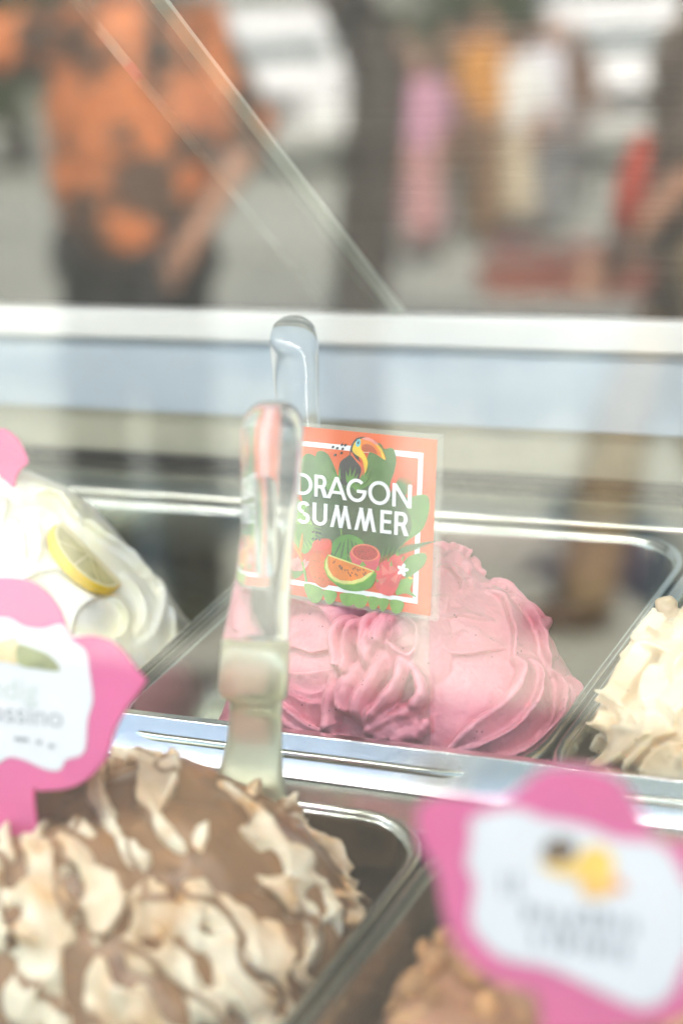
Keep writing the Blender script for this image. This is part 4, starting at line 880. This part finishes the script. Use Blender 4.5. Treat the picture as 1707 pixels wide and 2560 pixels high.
# cars ---------------------------------------------------------------
def car(name, label, pos, ang, ln=4.3, wd_=1.8, ht=1.65, paint=(.88, .88, .88)):
    o = empty(name, pos, label, 'car', None); R3 = Matrix.Rotation(ang, 3, 'Z')
    def T(x, y, z): return pos+R3 @ Vector((x, y, z))
    PT = mat('car_paint%.2f' % paint[0], paint, .2, coat=.6, var=.02, vscale=2); GLS = mat('car_glass', (.20, .24, .24), .08, spec=.8, var=.05, vscale=1); BLK = mat('tyre', (.02, .02, .02), .8, var=.1, vscale=20); RIM = mat('wheel_rim', (.5, .5, .5), .3, 1, var=.05, vscale=9)  # window glass colour lightened to carry the sky it would reflect
    h = ht; prof = [(-.5, .28), (-.495, .55), (-.46, .62), (-.33, .66), (-.24, .92*1), (-.17, 1.0), (.34, 1.0), (.44, .90), (.49, .62), (.5, .45), (.495, .26), (.40, .20), (-.42, .20)]
    prof = [(a*ln, b*h*(1 if b > .7 else .95)) for a, b in prof]
    loops = []
    for yy, k in ((-.5, .94), (-.46, 1), (.46, 1), (.5, .94)):
        loops.append([T(a*(.985+.015*k), yy*wd_*(.86 if b > .75*h else 1), b*(k if b > .5*h else 1)) for a, b in prof])
    g = G(); g.loft(loops); b = g.build('body', PT, o); bv_ = b.modifiers.new('b', 'BEVEL'); bv_.width = .05; bv_.segments = 3
    def quad(nm, P, m, th=.012):
        P = [T(*p) for p in P]; n = (P[1]-P[0]).cross(P[2]-P[0]).normalized()
        if n.dot(P[0]-T(0, 0, h*.5)) < 0: n = -n
        g = G(); g.loft([[p-n*.01 for p in P], [p+n*th for p in P]]); return g.build(nm, m, o)
    hw = wd_/2
    quad('windscreen', [(-.325*ln, -hw*.82, .69*h), (-.325*ln, hw*.82, .69*h), (-.19*ln, hw*.74, .96*h), (-.19*ln, -hw*.74, .96*h)], GLS, .03)
    quad('rear_window', [(.485*ln, -hw*.78, .66*h), (.485*ln, hw*.78, .66*h), (.43*ln, hw*.7, .90*h), (.43*ln, -hw*.7, .90*h)], GLS, .03)
    for sy in (-1, 1):
        for xa, xb, xc, xd in ((-.24, -.03, -.03, -.175), (-.01, .17, .17, -.01), (.19, .44, .38, .19)):
            quad('side_window', [(xa*ln, sy*hw*.955, .66*h), (xb*ln, sy*hw*.955, .66*h), (xc*ln, sy*hw*.865, .93*h), (xd*ln, sy*hw*.865, .93*h)], GLS, .025)
        g = G(); g.ell(T(-.255*ln, sy*hw*1.06, .66*h), .10, .09, .07, 10, 7); g.build('wing_mirror', PT, o, True)
        quad('headlight', [(-.502*ln, sy*hw*.55, .46*h), (-.502*ln, sy*hw*.92, .46*h), (-.49*ln, sy*hw*.92, .55*h), (-.49*ln, sy*hw*.55, .55*h)], mat('lamp_lens', (.7, .7, .72), .1, var=.05, vscale=9), .02)
        quad('tail_light', [(.502*ln, sy*hw*.7, .46*h), (.502*ln, sy*hw*.95, .46*h), (.50*ln, sy*hw*.95, .62*h), (.50*ln, sy*hw*.7, .62*h)], mat('tail_lens', (.35, .01, .01), .15, var=.05, vscale=9), .02)
        for wx in (-.30, .31):
            ax = R3 @ Vector((0, sy, 0)); c = T(wx*ln, sy*(hw-.10), .33); x1 = R3 @ Vector((1, 0, 0)); z1 = Vector((0, 0, 1))
            def rg(r, d, n=22): return [c+ax*d+x1*(r*cos(2*pi*j/n))+z1*(r*sin(2*pi*j/n)) for j in range(n)]
            g = G(); g.loft([rg(.30, -.1), rg(.33, -.07), rg(.33, .09), rg(.30, .115), rg(.21, .105)]); w = g.build('wheel', BLK, o, True)
            g = G(); g.loft([rg(.205, .08), rg(.20, .118), rg(.05, .125)]); g.build('hub_cap', RIM, o)
    quad('grille', [(-.503*ln, -hw*.45, .36*h), (-.503*ln, hw*.45, .36*h), (-.498*ln, hw*.45, .48*h), (-.498*ln, -hw*.45, .48*h)], BLK, .02)
    quad('number_plate', [(-.505*ln, -.25, .27*h), (-.505*ln, .25, .27*h), (-.502*ln, .25, .335*h), (-.502*ln, -.25, .335*h)], WHITE, .03)
    return o
def cpos(x, y): p = street_ground(x, y); p.z = -.004; return p
c1 = cpos(715, 425); c2_ = cpos(1520, 420)
def nose(p): return math.atan2(-(YG-p.y), -(0-p.x))
car('parked_car', 'white high roofed car parked beside the tree trunk, mirrored in the glass', c1, nose(c1)+.10, 4.6, 1.95, 2.15)
car('parked_car', 'white car parked behind the passers-by, mirrored in the glass', c2_, nose(c2_)-.1, 4.6, 1.95, 2.1)
c3 = cpos(600, 330)
car('parked_car', 'dark teal van further down the street, mirrored in the glass', c3, radians(10), 5.0, 2.0, 2.6, paint=(.01, .12, .11))

# trees ----------------------------------------------------------------
BARK = mat('bark', (.065, .053, .042), .9, var=.3, vscale=9, bump=1.0, bscale=25)
def tree(base, h, r, crown, label, seed):
    o = empty('street_tree', base, label, 'tree', None); rr = random.Random(seed); g = G()
    P = [base+Vector((rr.uniform(-.06, .06)*k, rr.uniform(-.06, .06)*k, h*k/6)) for k in range(7)]
    g.tube(P, [r*1.35, r*1.05, r, r*.95, r*.9, r*.85, r*.7], 12)
    for k in range(6):
        a = rr.uniform(0, 2*pi); q = P[-1]; g.tube([P[4].lerp(P[6], rr.random()), q+Vector((cos(a)*crown*.4, sin(a)*crown*.4, crown*.35)), q+Vector((cos(a)*crown*.8, sin(a)*crown*.8, crown*.6))], [r*.5, r*.3, r*.1], 8)
    g.build('trunk', BARK, o, True)
    V = []; F = []; top = P[-1]+Vector((0, 0, crown*.5))
    blobs = [top+Vector((rr.gauss(0, .45), rr.gauss(0, .45), rr.gauss(0, .28)))*crown for _ in range(26)]
    for k in range(5200):
        c = rr.choice(blobs)+Vector((rr.gauss(0, 1), rr.gauss(0, 1), rr.gauss(0, .8)))*crown*.17; a = Vector((rr.gauss(0, 1), rr.gauss(0, 1), rr.gauss(0, 1))).normalized(); b = a.orthogonal().normalized(); sz = rr.uniform(.06, .13)
        i = len(V); V += [c-a*sz, c+b*sz*.5, c+a*sz, c-b*sz*.5]; F.append((i, i+1, i+2, i+3))
    me = bpy.data.meshes.new('crown'); me.from_pydata([tuple(v) for v in V], [], F); me.update()
    adopt(link('crown', me, mat('foliage', (.075, .13, .025), .6, var=.4, vscale=1.2)), o)
    return o
tree(street_ground(925, 1560), 4.2, .075, 2.2, 'street tree with slim dark trunk in front of the white high roofed car', 3)
tree(cpos(1210, 395), 1.5, .16, 1.9, 'leafy green street tree behind the passers-by in orange and white, mirrored', 5)
tree(cpos(40, 430), .9, .2, 2.2, 'street tree behind the person in orange, mirrored in the glass', 8)
# low planters with red flowers
def planter(x, y, wdt, label, seed, flo=(.55, .05, .07)):
    p = street_ground(x, y); o = empty('flower_planter', p, label, 'planter'); rr = random.Random(seed)
    cs, sn = cos(radians(28)), sin(radians(28))
    def T(a, b, c): return p+Vector((a*cs+b*sn, -b*cs+a*sn*0-a*sn*-0, c))
    g = G(); lo = rrect(0, 0, wdt/2*.92, .16, .04); hi = rrect(0, 0, wdt/2, .19, .04)
    g.loft([[p+Vector((a, b, 0)) for a, b in lo], [p+Vector((a, b, .20)) for a, b in hi], [p+Vector((a*.94, b*.86, .20)) for a, b in hi], [p+Vector((a*.94, b*.86, .15)) for a, b in hi]]); g.build('trough', mat('planter_clay', (.30, .10, .07), .7, var=.15, vscale=8), o)
    g = G()
    for k in range(140):
        c = p+Vector((rr.uniform(-.46, .46)*wdt, rr.uniform(-.15, .15), .19+rr.random()*.13)); a = Vector((rr.gauss(0, 1), rr.gauss(0, 1), rr.gauss(0, .6))).normalized(); b = a.orthogonal().normalized(); sz = rr.uniform(.02, .04); g.add([c-a*sz, c+b*sz, c+a*sz, c-b*sz], [(0, 1, 2, 3)])
    st = g.build('blossom', mat('blossom%.2f' % flo[0], flo, .6, var=.25, vscale=12), o); st['kind'] = 'stuff'
    return o
planter(1400, 735, 1.0, 'low planter of red flowers on the pavement, mirrored in the glass', 1)
planter(1640, 740, .9, 'low planter of ochre flowers beside the red one, mirrored in the glass', 2, (.32, .20, .07))
sw = tag(cbox('shade_wall', (-9, 1.46, 0), (6, 1.75, 3.2), mat('shade_wall_plaster', (.55, .52, .46), .8, var=.08, vscale=2), par=None), 'unseen plaster wall added behind the display case to cast shade', 'wall')  # unseen wall, added so its shadow darkens the pavement by the case
# building on the far side of the street
WALL = mat('render_wall', (.34, .34, .30), .8, var=.12, vscale=.4, bump=.2, bscale=8)
fb = street(700, 150, 60); bl = empty('street_building', (fb.x, fb.y, -.12), 'pale rendered building across the street, mirrored in the glass', 'building')
bx, by = fb.x, fb.y
g = G(); g.box((bx-30, by-6, -.12), (bx+30, by, 13)); g.build('wall', WALL, bl)
g = G(); g.box((bx-30.3, by-6.3, 13), (bx+30.3, by+.4, 13.5)); g.build('cornice', WHITE, bl)
GLB = mat('window_glass', (.06, .07, .08), .1, var=.1, vscale=2)
for r_ in range(4):
    for k in range(14):
        x = bx-28+k*4.2; z = .4+r_*3.2; hgt = 2.4 if r_ == 0 else 1.8
        g = G(); g.box((x, by-.02, z), (x+2.2, by+.05, z+hgt)); w = g.build('window', GLB, bl)
        g = G(); g.box((x-.1, by-.02, z-.12), (x+2.3, by+.16, z-.003)); s_ = g.build('sill', WHITE, w); s_.matrix_parent_inverse = Matrix.Identity(4)
